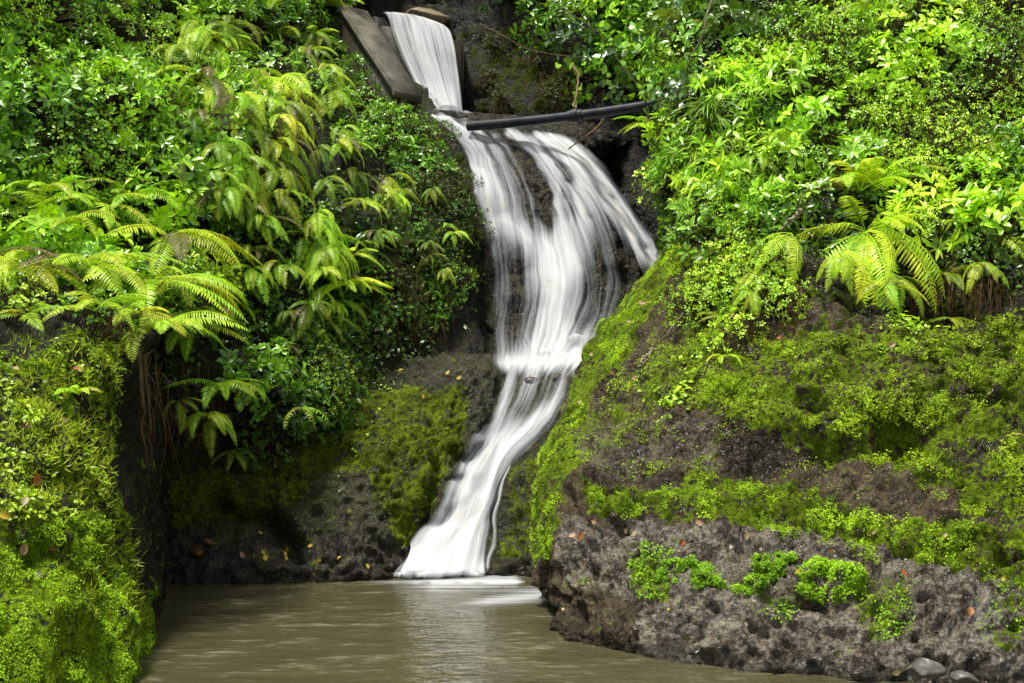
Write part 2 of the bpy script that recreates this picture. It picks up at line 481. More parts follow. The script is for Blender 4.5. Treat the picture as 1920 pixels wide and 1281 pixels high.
# -- the round rock the upper cascade runs over
cr = [
    ([770, 840, 900, 960, 1030, 1100, 1180, 1260], 228, [13.9] * 8),
    ([785, 842, 890, 940, 1000, 1055, 1090, 1112], [215, 238, 247, 255, 264, 272, 290, 330], [12.95, 12.7, 12.6, 12.5, 12.4, 12.35, 12.4, 12.8]),
    ([815, 862, 905, 955, 1020, 1075, 1122, 1168], [300, 290, 305, 312, 318, 328, 350, 392], [12.6, 12.3, 12.1, 12.0, 11.95, 11.95, 12.1, 12.5]),
    ([840, 890, 930, 975, 1035, 1090, 1155, 1235], [420, 420, 420, 425, 430, 430, 452, 492], [12.3, 11.9, 11.75, 11.65, 11.6, 11.6, 11.75, 12.2]),
    ([850, 905, 940, 985, 1040, 1095, 1165, 1270], [540] * 8, [12, 11.6, 11.5, 11.4, 11.3, 11.3, 11.45, 11.9]),
    ([850, 910, 945, 990, 1040, 1095, 1155, 1270], [650] * 8, [11.7, 11.4, 11.3, 11.15, 11.05, 11.05, 11.2, 11.6]),
    ([850, 910, 945, 990, 1040, 1095, 1155, 1270], [702] * 8, [11.3, 11.1, 11, 10.9, 10.82, 10.82, 10.9, 11.2]),
    ([850, 910, 945, 990, 1040, 1095, 1155, 1270], [760] * 8, [11.0, 10.9, 10.8, 10.7, 10.7, 10.7, 10.8, 11.1])]
rows = []
for a, b_, c in cr:
    b_ = b_ if isinstance(b_, list) else [b_] * 8
    rows.append([P(*q) for q in zip(a, b_, c)])
terrain('rock_slope', rows, .026, ((1.6, .08, 3, False), (4, .06, 3, True), (9, .03, .4, 'lump'), (13, .022, 3, True)), M_cr,
        moss=((None, .12), (((830, 480), (930, 470), (935, 640), (850, 640)), .38)), soil=())

# -- back wall of the gorge
rows = []
for py, Y in ((-700, 17.5), (-300, 15.8), (0, 14.9), (80, 14.6), (200, 14.2), (350, 13.8), (500, 13.4), (740, 13.1)):
    rows.append([P(px, py, Y + q) for px, q in ((450, .3), (700, .2), (860, .1), (950, -.1), (1100, -.3), (1250, -.7), (1400, -1.3), (1650, -2.0))])
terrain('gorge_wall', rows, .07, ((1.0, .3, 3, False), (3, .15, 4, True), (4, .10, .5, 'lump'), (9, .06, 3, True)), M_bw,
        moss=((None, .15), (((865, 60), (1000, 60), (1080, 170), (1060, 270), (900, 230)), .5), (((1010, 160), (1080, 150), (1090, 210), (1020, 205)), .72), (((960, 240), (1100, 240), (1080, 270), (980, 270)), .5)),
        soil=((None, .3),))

# -- bank and boulder on the right
rows = []
fr = (.07, .16, .3, .5, .75, 1.0)
fy = (.33, .5, .66, .82, .93, 1.0)
RB = [(-700, 1360, 15.5, 14.2), (-300, 1340, 13.8, 12.4), (0, 1310, 12.4, 11.1), (120, 1275, 11.8, 10.4), (250, 1245, 11.2, 9.8), (380, 1252, 10.7, 9.25), (455, 1248, 10.35, 8.9),
      (520, 1198, 10.05, 8.55), (640, 1112, 9.6, 8.2), (760, 1056, 9.1, 7.85), (860, 1020, 8.6, 7.5), (960, 1004, 8.25, 7.05), (1060, 1008, 7.95, 6.75), (1140, 1022, 7.68, 6.52)]
def rbrow(pyf, E, EY, Y2):
    r = [(E + 160, EY + 3.2), (E + 26, EY + .75), (E, EY)]
    r += [(E + (1920 - E) * t, EY - (EY - Y2) * f) for t, f in zip(fr, fy)]
    r += [(2350, Y2 - .25), (2900, Y2 - .6)]
    return [P(px, pyf(Y) if callable(pyf) else pyf, Y) for px, Y in r]
for py, E, EY, Y2 in RB: rows.append(rbrow(py, E, EY, Y2))
rows.append(rbrow(lambda Y: CY + H * F / Y, 1032, 7.5, 6.36))
rows.append(rbrow(lambda Y: CY + (H + .5) * F / Y, 1040, 7.45, 6.3))
RB_SLOPE = [(1245, 460), (1285, 470), (1240, 560), (1175, 640), (1120, 730), (1080, 830), (1062, 930), (1035, 1050), (985, 1070), (985, 880), (1035, 770), (1090, 660), (1180, 530)]
RB_BAND = [(1100, 905), (1200, 925), (1330, 885), (1450, 900), (1560, 925), (1640, 965), (1760, 985), (1940, 985), (1990, 1100), (1880, 1095), (1760, 1055), (1600, 1025), (1480, 1000), (1330, 980), (1180, 965), (1110, 945)]
RB_UP = [(1180, 740), (1230, 670), (1330, 630), (1480, 640), (1680, 630), (1990, 590), (1990, 985), (1800, 960), (1720, 900), (1640, 880), (1560, 830), (1400, 800), (1250, 775)]
terrain('rock_bank', rows, .019, ((.9, .16, 3, False), (3.5, .08, 4, False), (7, .05, 4, True), (5, .09, .55, 'lump'), (9, .07, .5, 'hole'), (17, .04, .7, 'hole'), (24, .02, 3, True)), M_rb,
        moss=((((1200, 450), (2990, 300), (2990, 640), (1200, 640)), .25), ([(1290, 440), (1340, 470), (1330, 600), (1240, 680), (1180, 780), (1130, 850), (1080, 900), (1060, 850), (1130, 750), (1200, 660), (1280, 590)], .3), (RB_SLOPE, .72), (RB_UP, .6), (RB_BAND, .72),
              (((1190, 1030), (1270, 1030), (1260, 1120), (1190, 1110)), .5), (((1600, 1090), (1720, 1090), (1720, 1200), (1620, 1210)), .52),
              (((1420, 1110), (1500, 1110), (1500, 1150), (1420, 1150)), .5), (((1880, 1100), (1990, 1100), (1990, 1230), (1840, 1240)), .45)),
        light=((((1040, 960), (1200, 975), (1500, 1000), (1990, 1110), (1990, 1300), (1180, 1300), (1200, 1120), (1050, 1090)), .85),
               (((1090, 780), (1330, 800), (1330, 880), (1150, 900), (1080, 860)), .3)),
        soil=((((1200, -900), (2990, -900), (2990, 620), (1500, 600), (1330, 620), (1240, 450)), .9),),
        calm=((RB_SLOPE, .45), ([(1240, 440), (1340, 470), (1330, 600), (1240, 700), (1140, 860), (1060, 950), (1080, 800), (1200, 640)], .5)),
        dents=((1690, 820, 45, 32, .55), (1420, 852, 66, 32, .34), (1560, 840, 64, 26, .3), (1870, 940, 45, 22, .3), (1530, 770, 36, 14, .2), (1750, 690, 26, 10, .16), (1850, 760, 26, 13, .2), (1270, 840, 80, 40, .12), (1735, 1122, 19, 12, .2), (1750, 540, 120, 50, .5), (1350, 560, 60, 60, .12),
               (1060, 935, 14, 24, .14), (1160, 985, 12, 9, .08), (1520, 1130, 30, 10, .1), (1830, 900, 60, 40, .15), (1060, 1150, 40, 25, .10), (1340, 1138, 12, 10, .1),
               (1520, 1070, 110, 34, -.06), (1900, 1180, 12, 9, .1)))

# -- near bank on the left
rows = []
for py, E, EY, Y0 in ((470, 400, 9.7, 8.7), (535, 350, 8.9, 8.0), (610, 305, 8.35, 7.4), (700, 262, 7.95, 6.95), (780, 222, 7.6, 6.6), (880, 198, 7.2, 6.3), (980, 203, 6.95, 6.05),
                      (1080, 218, 6.75, 5.85), (1160, 232, 6.6, 5.7), (1290, 232, 6.38, 5.5), (1420, 226, 6.32, 5.4)):
    r = [P(-900, py, Y0 - 1.1), P(-400, py, Y0 - .5)]
    r += [P(E * t, py, Y0 + (EY - Y0) * t ** 1.6 - .05) for t in (0, .35, .65, .87)]
    r += [P(E, py, EY)]
    if py > 740: r += [P(E + (300 - E) * .6, py, 7.9), P(300, min(py, 1140), 8.7), P(300, min(py, 1110), 9.8)]
    else: r += [P(E + 12, py, EY + .4), P(E + 14, py, EY + .9), P(E + 10, py, EY + 1.6)]
    rows.append(r)
LB_MOSS = [(-700, 960), (60, 985), (200, 950), (235, 1040), (270, 1160), (270, 1400), (-700, 1400)]
terrain('stream_bank', rows, .035, ((1.2, .14, 3, False), (4, .08, 4, False), (12, .04, 3, True)), M_lb,
        moss=((((-700, 620), (215, 640), (208, 1000), (-700, 1000)), .5), (LB_MOSS, .72), (((225, 860), (330, 860), (330, 1200), (270, 1180)), .14)),
        soil=((((-700, 300), (500, 300), (300, 700), (-700, 620)), .8),),
        dents=((85, 905, 45, 25, .12), (70, 1035, 40, 16, .1), (80, 1070, 10, 40, .06), (250, 790, 40, 60, .2), (150, 1010, 14, 60, .07)))

# ------------------------------------------------------------------ ray casts for placing plants and water on the rock
def bvh(names):
    V, Q, k = [], [], 0
    for nme in names:
        m = MASS[nme]
        V.append(m['V']); Q.append(m['Q'] + k); k += len(m['V'])
    return BVHTree.FromPolygons(np.concatenate(V).tolist(), np.concatenate(Q).tolist())
ALL = bvh(MASS)
WET = bvh(['rock_face', 'rock_slope'])
EYE = Vector((0, 0, H))
def hit(px, py, tree=None):
    d = Vector(((px - CX) / F, 1, (CY - py) / F)).normalized()
    h = (tree or ALL).ray_cast(EYE, d)
    if h[0] is None: return None, None
    n = h[1]
    if n.dot(d) > 0: n = -n
    return np.array(h[0]), np.array(n)

# ------------------------------------------------------------------ the pool, the ground under it
def pool_mat():
    m, nt, N, L = newmat('murky_pool_water'); b = NB(nt)
    tc = b.n('ShaderNodeTexCoord')
    mp = b.n('ShaderNodeMapping'); mp.inputs['Scale'].default_value = (.55, 1.25, 1); mp.inputs['Rotation'].default_value = (0, 0, R(-9))
    b.l(tc.outputs['Object'], mp.inputs['Vector'])
    v = mp.outputs[0]
    n1 = b.noise(v, 3.2, 4, .55, .3); n2 = b.noise(v, 11, 3, .55, .4); n3 = b.noise(v, 30, 2, .5)
    p = b.n('ShaderNodeBsdfPrincipled')
    c = b.mix(b.maprange(n1, .3, .7), (.058, .054, .026, 1), (.080, .075, .038, 1))
    # ripple highlights put into the colour as thin froth-like streaks
    fr_ = b.maprange(b.math('ADD', b.math('MULTIPLY', n2, .7), b.math('MULTIPLY', n1, .45)), .60, .84, 0, .42, True)
    c = b.mix(fr_, c, (.42, .40, .30, 1))
    b.l(c, p.inputs['Base Color'])
    p.inputs['Roughness'].default_value = .08
    p.inputs['IOR'].default_value = 1.33
    h = b.math('ADD', b.math('ADD', n1, b.math('MULTIPLY', n2, .45)), b.math('MULTIPLY', n3, .12))
    b.l(b.bump(h, .35, .06), p.inputs['Normal'])
    out = b.n('ShaderNodeOutputMaterial'); b.l(p.outputs[0], out.inputs[0])
    return m
xs = np.linspace(-9, 9, 60); ys = np.linspace(-6, 11.5, 60)
gx, gy = np.meshgrid(xs, ys)
i = np.arange(3600).reshape(60, 60)
Qg = np.stack([i[:-1, :-1], i[:-1, 1:], i[1:, 1:], i[1:, :-1]], -1).reshape(-1, 4)
o = mk('water', np.stack([gx, gy, 0 * gx], -1).reshape(-1, 3), [Qg], pool_mat()); tag(o, kind='structure')
M_ground = simple_mat('stream_bed', (.03, .026, .014), (.07, .06, .03), 2, .8)
o = mk('ground', [(-400, -400, -.75), (400, -400, -.75), (400, 400, -.75), (-400, 400, -.75)], [[(0, 1, 2, 3)]], M_ground); tag(o, kind='structure')

# ------------------------------------------------------------------ falling water
def water_mat():
    m, nt, N, L = newmat('silky_falling_water'); b = NB(nt)
    u, v, dens, seed = b.attr('u'), b.attr('v'), b.attr('dens'), b.attr('seed')
    cb = b.n('ShaderNodeCombineXYZ'); b.l(u, cb.inputs[0]); b.l(v, cb.inputs[1]); b.l(seed, cb.inputs[2])
    def sn(su, sv, det, dist=0):
        mp = b.n('ShaderNodeMapping'); mp.inputs['Scale'].default_value = (su, sv, 1); b.l(cb.outputs[0], mp.inputs['Vector'])
        return b.noise(mp.outputs[0], 1, det, .6, dist)
    a1 = sn(11, .4, 2, .1); a2 = sn(38, .7, 2, .05); a3 = sn(95, 1.6, 2)
    s = b.math('ADD', b.math('MULTIPLY', a1, .58), b.math('ADD', b.math('MULTIPLY', a2, .34), b.math('MULTIPLY', a3, .08)))
    s2 = b.math('ADD', b.math('MULTIPLY', b.math('SUBTRACT', s, .5), 2.4), dens)
    al = b.maprange(s2, -.15, 1.1, 0, .96, True)
    p = b.n('ShaderNodeBsdfPrincipled')
    b.l(b.mix(b.maprange(s2, .3, 1.1), (.66, .70, .77, 1), (.95, .95, .96, 1)), p.inputs['Base Color'])
    p.inputs['Roughness'].default_value = .45
    p.inputs['Specular IOR Level'].default_value = .3
    ge = b.n('ShaderNodeNewGeometry')
    va = b.n('ShaderNodeVectorMath', operation='MULTIPLY_ADD')          # white water is full of air and takes light from above on every side
    b.l(b.bump(s, .3, .02), va.inputs[0]); va.inputs[1].default_value = (.5, .5, .5); va.inputs[2].default_value = (-.12, -.18, .55)
    vn = b.n('ShaderNodeVectorMath', operation='NORMALIZE'); b.l(va.outputs[0], vn.inputs[0])
    b.l(vn.outputs[0], p.inputs['Normal'])
    tl = b.n('ShaderNodeBsdfTranslucent'); tl.inputs[0].default_value = (.93, .93, .94, 1); b.l(vn.outputs[0], tl.inputs['Normal'])
    m1 = b.n('ShaderNodeMixShader'); m1.inputs[0].default_value = .3
    b.l(p.outputs[0], m1.inputs[1]); b.l(tl.outputs[0], m1.inputs[2])
    tp = b.n('ShaderNodeBsdfTransparent')
    m2 = b.n('ShaderNodeMixShader'); b.l(al, m2.inputs[0]); b.l(tp.outputs[0], m2.inputs[1]); b.l(m1.outputs[0], m2.inputs[2])
    out = b.n('ShaderNodeOutputMaterial'); b.l(m2.outputs[0], out.inputs[0])
    return m
M_water = water_mat()

def rs(pl, n):
    pl = np.array(pl, float)
    m = len(pl)
    t = np.linspace(0, m - 1, n)
    k = np.minimum(t.astype(int), m - 2); f = (t - k)[:, None]
    # Catmull-Rom
    p0 = pl[np.maximum(k - 1, 0)]; p1 = pl[k]; p2 = pl[k + 1]; p3 = pl[np.minimum(k + 2, m - 1)]
    return .5 * (2 * p1 + (p2 - p0) * f + (2 * p0 - 5 * p1 + 4 * p2 - p3) * f**2 + (3 * p1 - p0 - 3 * p2 + p3) * f**3)

SEED = [0]
def sheet(name, Lp, Rp, parent, dens=(.6, .6), edge=.25, off=.035, nu=22, nv=90, tree=None, smooth=9, endfade=(.06, .10), bulge=.012, field=None, base=-.35, gain=1.35):
    """a sheet of running water between two edge lines; lines of (px,py) are laid on the rock, of (px,py,Y) stand free"""
    SEED[0] += 1
    free = len(Lp[0]) == 3
    a, b_ = rs(Lp, nv), rs(Rp, nv)
    G = np.zeros((nv, nu, 3)); PX = np.zeros((nv, nu, 2))
    for i_ in range(nv):
        for j in range(nu):
            t = j / (nu - 1)
            PX[i_, j] = (a[i_] * (1 - t) + b_[i_] * t)[:2]
            q = a[i_] * (1 - t) + b_[i_] * t
            if free: G[i_, j] = P(*q)
            else:
                h, n = hit(q[0], q[1], tree or WET)
                if h is None: h = G[i_ - 1, j] if i_ else P(q[0], q[1], 11.5)
                G[i_, j] = h
    if not free:
        for _ in range(smooth):
            p = np.pad(G, ((1, 1), (1, 1), (0, 0)), mode='edge')
            G = (p[:-2, 1:-1] + p[2:, 1:-1] + p[1:-1, :-2] + p[1:-1, 2:] + 2 * G) / 6
    n = gnormals(G)
    tow = np.array((0, 0, H)) - G
    sgn = np.sign((n * tow).sum(-1, keepdims=True)); n = n * np.where(sgn == 0, 1, sgn)
    tt = np.linspace(0, 1, nu)[None, :]
    vv = np.linspace(0, 1, nv)[:, None]
    prof = np.sin(np.pi * tt) ** .6
    G = G + n * (off + bulge * prof)[..., None]
    w = np.linalg.norm(G[:, -1] - G[:, 0], axis=1).mean()
    ln = np.concatenate([[0], np.cumsum(np.linalg.norm(np.diff(G[:, nu // 2], axis=0), axis=1))])
    u = np.broadcast_to(tt * w, (nv, nu)); v = np.broadcast_to(ln[:, None], (nv, nu))
    ds = np.interp(np.linspace(0, 1, nv), np.linspace(0, 1, len(dens)), dens)[:, None]
    e = np.clip(np.minimum(tt, 1 - tt) / max(edge, 1e-3), 0, 1)
    ef = np.clip(vv / max(endfade[0], 1e-3), 0, 1) * np.clip((1 - vv) / max(endfade[1], 1e-3), 0, 1)
    if field:                                   # strands that merge: lines with (half width, strength) along them
        keep = np.ones((nv, nu))
        for line, wd, pk in field:
            l = rs(line, 60); ww = np.interp(np.linspace(0, 1, 60), np.linspace(0, 1, len(wd)), wd); pp_ = np.interp(np.linspace(0, 1, 60), np.linspace(0, 1, len(pk)), pk)
            dd = np.hypot(PX[..., 0, None] - l[:, 0], PX[..., 1, None] - l[:, 1]) / ww
            kk = dd.argmin(-1); dm = dd.min(-1)
            keep *= 1 - np.clip(pp_[kk] * np.exp(-dm ** 2 * 1.1), 0, .98)
        ds = base + gain * (1 - keep)
    d = ds - .05 - (1 - e) * 1.15 - (1 - ef) * 1.3
    i_ = np.arange(nv * nu).reshape(nv, nu)
    Q = np.stack([i_[:-1, :-1], i_[:-1, 1:], i_[1:, 1:], i_[1:, :-1]], -1).reshape(-1, 4)
    return mk(name, G.reshape(-1, 3), [Q], M_water, parent, True,
              {'u': u.ravel(), 'v': v.ravel(), 'dens': d.ravel(), 'seed': np.full(nv * nu, SEED[0] * 3.7)}, world=True)

def stream(name, line, width, parent, **kw):
    """a narrow run: centre line and half widths in pixels"""
    l = np.array(line, float); wd = np.interp(np.linspace(0, 1, len(l)), np.linspace(0, 1, len(width)), width)
    T = norm(np.gradient(l, axis=0)); nx = np.stack([T[:, 1], -T[:, 0]], 1)
    return sheet(name, l - nx * wd[:, None] * -1, l + nx * wd[:, None] * -1, parent, nu=kw.pop('nu', 10), nv=kw.pop('nv', 60), **kw)

w1 = empty('waterfall', P(830, 215, 13.1)); tag(w1, 'highest curtain of white water dropping from the concrete weir', 'waterfall')
Lc = [(716, 24, 14.1), (724, 33, 13.62), (733, 62, 13.46), (752, 110, 13.4), (776, 160, 13.33), (800, 212, 13.25)]
Rc = [(836, 50, 14.3), (847, 62, 13.75), (855, 92, 13.6), (860, 128, 13.54), (864, 165, 13.45), (868, 212, 13.4)]
sheet('curtain', Lc, Rc, w1, dens=(.85, .62, .55, .6, .95), edge=.05, off=.0, nu=26, endfade=(.0, .0), bulge=.05)
Lc2 = [(x + 4, y + 1, Y - .06) for x, y, Y in Lc]; Rc2 = [(x - 5, y + 1, Y - .06) for x, y, Y in Rc]
sheet('curtain', Lc2, Rc2, w1, dens=(.1, .25, .25, .3, .8), edge=.1, off=.0, nu=26, endfade=(.05, .0), bulge=.07)
# splash heap at the foot of the curtain, on the ledge
def foam_heap(name, px, py, Y, rx, ry, rz, parent, dens=.9, seed=1):
    c = P(px, py, Y)
    n1, n2 = 40, 14
    V, D = [], []
    for a in range(n2):
        ph = a / (n2 - 1)
        for k in range(n1):
            th = 2 * math.pi * k / n1
            V.append((c[0] + rx * ph * math.cos(th), c[1] + ry * ph * math.sin(th), c[2] + rz * (math.cos(ph * math.pi) * .5 + .5)))
            D.append(dens - .1 - 1.9 * ph ** 1.3)
    V = np.array(V)
    V += fbm(V, 6, 3, seed)[:, None] * np.array((.02, .02, .05))
    i_ = np.arange(n1 * n2).reshape(n2, n1)
    Q = np.stack([i_[:-1], np.roll(i_[:-1], -1, 1), np.roll(i_[1:], -1, 1), i_[1:]], -1).reshape(-1, 4)
    U = V - c
    SEED[0] += 1
    return mk(name, V, [Q], M_water, parent, True, {'u': U[:, 0] * .35, 'v': U[:, 1] * .5 - U[:, 2] * .3, 'dens': np.array(D), 'seed': np.full(len(V), SEED[0] * 3.1)}, world=True)
foam_heap('splash', 838, 226, 13.0, .32, .4, .16, w1, 1.1)
foam_heap('splash', 872, 224, 13.2, .24, .3, .09, w1, .8)

w2 = empty('waterfall', P(1035, 690, 10.9)); tag(w2, 'middle cascade fanning white over the rounded dark rock below the black pipe', 'waterfall')
st = lambda *a, **k: stream('stream', a[0], a[1], w2, **k)
FAN_L = [(800, 216), (850, 262), (872, 310), (885, 400), (896, 520), (896, 630), (906, 724)]
FAN_R = [(1078, 262), (1140, 322), (1195, 385), (1250, 470), (1275, 560), (1230, 640), (1130, 724)]
FAN = [
    ([(818, 220), (850, 240), (880, 272), (897, 310), (914, 355)], (16, 22, 22, 28), (.95, .7, .7, .75)),
    ([(905, 330), (925, 385), (962, 428), (1002, 472), (1036, 520)], (24, 26, 26, 34), (.75, .7, .7, .85)),
    ([(895, 320), (918, 400), (932, 470), (941, 540), (938, 610), (935, 700)], (16, 22, 26, 24), (.6, .6, .45, .45, .55)),
    ([(940, 410), (965, 490), (978, 560), (982, 630), (980, 702)], (22, 28, 28, 34), (.36, .26, .2, .45)),
    ([(900, 250), (935, 290), (960, 340), (978, 400), (1000, 450)], (13, 16, 16, 16), (.5, .5, .48, .55)),
    ([(930, 262), (965, 310), (985, 360), (1010, 420), (1030, 480)], (12, 15, 15, 18), (.5, .48, .48, .6)),
    ([(875, 246), (915, 300), (940, 350), (958, 400)], (12, 16, 16), (.5, .45, .45)),
    ([(955, 256), (990, 274), (1016, 302), (1040, 345), (1050, 400), (1050, 460), (1042, 520)], (12, 18, 22, 26, 26), (.8, .8, .8, .75, .8)),
    ([(1010, 266), (1048, 282), (1080, 322), (1092, 380), (1088, 440), (1074, 500)], (20, 28, 30, 28, 26), (.85, .85, .7, .58, .65)),
    ([(1030, 272), (1070, 290), (1110, 334), (1142, 380), (1172, 424), (1204, 468), (1250, 530)], (14, 22, 24, 24, 26), (.95, .95, .9, .85, .85)),
    ([(1090, 340), (1118, 410), (1138, 470), (1150, 530), (1146, 600), (1130, 690)], (18, 24, 26, 30, 34), (.58, .52, .45, .4, .6)),
    ([(1040, 470), (1044, 530), (1042, 590), (1038, 640), (1032, 705)], (30, 40, 44, 56), (.8, .92, .95, .97)),
    ([(1075, 430), (1092, 500), (1098, 570), (1090, 640), (1078, 705)], (24, 30, 30, 42), (.6, .5, .46, .85)),
    ([(1008, 520), (1010, 580), (1006, 640), (996, 705)], (18, 24, 30, 40), (.5, .4, .45, .8)),
    ([(945, 694), (1000, 684), (1050, 678), (1100, 668)], (18, 26, 28), (.7, .97, .97, .8))]
sheet('veil', FAN_L, FAN_R, w2, field=FAN, edge=.03, nu=120, nv=150, off=.03, smooth=8, endfade=(.015, .08), base=-.56, gain=1.52)
sheet('veil', [(x + 4, y) for x, y in FAN_L], [(x - 4, y) for x, y in FAN_R], w2, field=FAN, edge=.03, nu=90, nv=110, off=.075, smooth=14, endfade=(.04, .12), base=-.75, gain=1.15)
st([(815, 219), (850, 241), (880, 270), (897, 307), (915, 358), (950, 412), (992, 462), (1036, 522)], (12, 15, 16, 18, 20, 22), dens=(.6, .35, .3, .35, .2), edge=.5, nu=16, off=.06)
foam_heap('splash', 1030, 690, 10.85, .42, .45, .16, w2, 1.15, 2)
foam_heap('splash', 985, 696, 10.85, .3, .4, .09, w2, .85, 3)
foam_heap('splash', 1080, 672, 10.95, .28, .35, .2, w2, .85, 4)

w3 = empty('waterfall', P(830, 1083, 9.1)); tag(w3, 'lowest cascade sliding from the ledge down into the brown pool', 'waterfall')
LOW_L = [(946, 690), (912, 756), (880, 815), (846, 868), (814, 940), (786, 1010), (716, 1087)]
LOW_R = [(1092, 688), (1068, 760), (1036, 816), (984, 868), (944, 930), (922, 1000), (914, 1088)]
LOWF = [([(962, 690), (944, 756), (908, 816), (874, 872), (848, 940), (822, 1010), (770, 1084)], (12, 16, 20, 22, 26, 40), (.6, .7, .7, .75, .8, .95)),
        ([(1062, 690), (1042, 762), (1000, 812), (950, 858), (912, 915), (890, 985), (868, 1084)], (14, 24, 30, 30, 30, 40), (.5, .85, .92, .85, .85, .98)),
        ([(1006, 690), (985, 770), (950, 820), (910, 870), (880, 940), (855, 1010), (820, 1084)], (30, 34, 34, 34, 34, 50), (.75, .35, .55, .65, .75, .95)),
        ([(740, 1080), (800, 1072), (860, 1074), (905, 1078)], (16, 24, 20), (.9, .95, .85))]
sheet('veil', LOW_L, LOW_R, w3, field=LOWF, edge=.05, nu=60, nv=130, smooth=8, endfade=(.02, .03), base=-.36, gain=1.36)
sheet('veil', LOW_L, LOW_R, w3, field=LOWF, edge=.08, nu=50, nv=110, smooth=14, off=.08, endfade=(.10, .03), base=-.62, gain=1.3)
for px, rx in ((755, .16), (800, .2), (845, .22), (890, .18)): foam_heap('splash', px, 1090, 8.98, rx * 1.2, .2, .07, w3, .8, px)
stream('stream', [(964, 872), (946, 915), (932, 970), (920, 1030), (914, 1082)], (7, 9, 11, 15), w3, dens=(.7, .6, .55, .75), edge=.5, off=.03)
def foam_sheet(name, poly_px, parent, dens, z, sx, sy, seed):
    """a film of froth on the pool, given by the corners of a bent strip (left to right, far edge then near edge)"""
    far, near = poly_px
    nv, nu = 16, 60
    a, b_ = rs(far, nu), rs(near, nu)
    V = np.zeros((nv, nu, 3)); D = np.zeros((nv, nu))
    for j in range(nu):
        for k in range(nv):
            t = k / (nv - 1)
            q = a[j] * (1 - t) + b_[j] * t
            Y = (H - z) * F / (q[1] - CY)
            V[k, j] = P(q[0], q[1], Y)
            e = min(t, 1 - t) * 2
            f = min(1, j / (nu * .45)) * min(1, (nu - 1 - j) / (nu * .1) + .3)
            D[k, j] = dens - 1.35 * (1 - e ** .8) - 1.1 * (1 - f)
    i_ = np.arange(nv * nu).reshape(nv, nu)
    Q = np.stack([i_[:-1, :-1], i_[:-1, 1:], i_[1:, 1:], i_[1:, :-1]], -1).reshape(-1, 4)
    V = V.reshape(-1, 3)
    return mk(name, V, [Q], M_water, parent, True, {'u': V[:, 1] * sy, 'v': V[:, 0] * sx, 'dens': D.ravel(), 'seed': np.full(len(V), seed)}, world=True)
foam_sheet('foam', ([(680, 1070), (780, 1062), (860, 1062), (980, 1070)], [(660, 1112), (780, 1122), (860, 1120), (990, 1108)]), w3, .85, .006, .6, 1.0, 3.3)
foam_sheet('foam', ([(760, 1140), (880, 1112), (960, 1096), (1040, 1090)], [(740, 1160), (880, 1152), (960, 1150), (1050, 1136)]), w3, .68, .006, .6, .8, 8.1)
foam_sheet('foam', ([(820, 1096), (900, 1090), (960, 1086), (1020, 1084)], [(800, 1130), (880, 1130), (960, 1130), (1030, 1130)]), w3, .3, .010, .6, .8, 12.1)

# ------------------------------------------------------------------ man-made things
def prism(name, corners, mat, parent=None, bev=.02):
    V = np.array(corners, float)
    o = mk(name, V, [[(0, 1, 2, 3), (4, 7, 6, 5), (0, 4, 5, 1), (1, 5, 6, 2), (2, 6, 7, 3), (3, 7, 4, 0)]], mat, parent, smooth=False, world=True)
    import bmesh
    bm = bmesh.new(); bm.from_mesh(o.data)
    bmesh.ops.recalc_face_normals(bm, faces=bm.faces)
    bmesh.ops.bevel(bm, geom=bm.edges[:], offset=bev, segments=2, affect='EDGES')
    bm.to_mesh(o.data); bm.free()
    return o
# wing wall: sloping top coloured lighter as lit, flank toward the left bank darker as shade
cw = empty('retaining_wall', P(735, 160, 12.6)); tag(cw, 'sloping brown concrete wing wall beside the top of the waterfall', 'wall')
def dn(p, d, b=0): return (p[0], p[1] + b, p[2] - d)
t0, t1, t2, t3 = P(636, 6, 13.2), P(690, 20, 13.4), P(792, 178, 12.45), P(737, 163, 12.2)
prism('coping', [dn(t0, .09), dn(t1, .09), dn(t2, .10), dn(t3, .10), t0, t1, t2, t3], M_conc, cw, .012)
s = .03
f0, f1, f2, f3 = P(640, 24, 13.24), P(686, 32, 13.42), P(785, 188, 12.5), P(740, 178, 12.25)
prism('wall', [dn(f0, 1.4), dn(f1, 1.4), dn(f2, .75), dn(f3, .75), f0, f1, f2, f3], M_concd, cw, .012)
wr = empty('weir', P(790, 120, 13.9)); tag(wr, 'dark damp concrete weir behind the topmost curtain of water', 'weir')
a0, a1 = P(712, 46, 13.86), P(868, 78, 13.98)
prism('wall', [dn(a0, 1.1), dn(a1, 1.0), dn(a1, 1.0, .5), dn(a0, 1.1, .5), a0, a1, dn(a1, 0, .5), dn(a0, 0, .5)], M_concd, wr, .02)
c0, c1 = P(690, 28, 14.3), P(724, 34, 14.3)
prism('pier', [dn(c0, .8), dn(c1, .8), dn(c1, .8, .6), dn(c0, .8, .6), c0, c1, dn(c1, 0, .6), dn(c0, 0, .6)], M_concd, wr, .02)

# the black pipe across the gorge
def pipe_mat():
    m, nt, N, L = newmat('black_plastic_pipe'); b = NB(nt)
    tc = b.n('ShaderNodeTexCoord')
    n = b.noise(tc.outputs['Object'], 9, 5, .6)
    p = b.n('ShaderNodeBsdfPrincipled')
    b.l(b.mix(b.maprange(n, .4, .65), (.006, .010, .028, 1), (.024, .024, .025, 1)), p.inputs['Base Color'])  # bluish sheen put into the colour as blue-black patches
    b.l(b.maprange(n, .3, .7, .28, .5), p.inputs['Roughness']); p.inputs['Specular IOR Level'].default_value = .4
    out = b.n('ShaderNodeOutputMaterial'); b.l(p.outputs[0], out.inputs[0])
    return m
M_pipe = pipe_mat()
pA, pB = P(878, 237, 12.30), P(1345, 175, 11.25)
pp = empty('water_pipe', pA); tag(pp, 'black water pipe crossing the gorge above the middle cascade', 'pipe')
def loc(o): return np.array(o.location)
tt = np.linspace(0, 1, 16)[:, None]
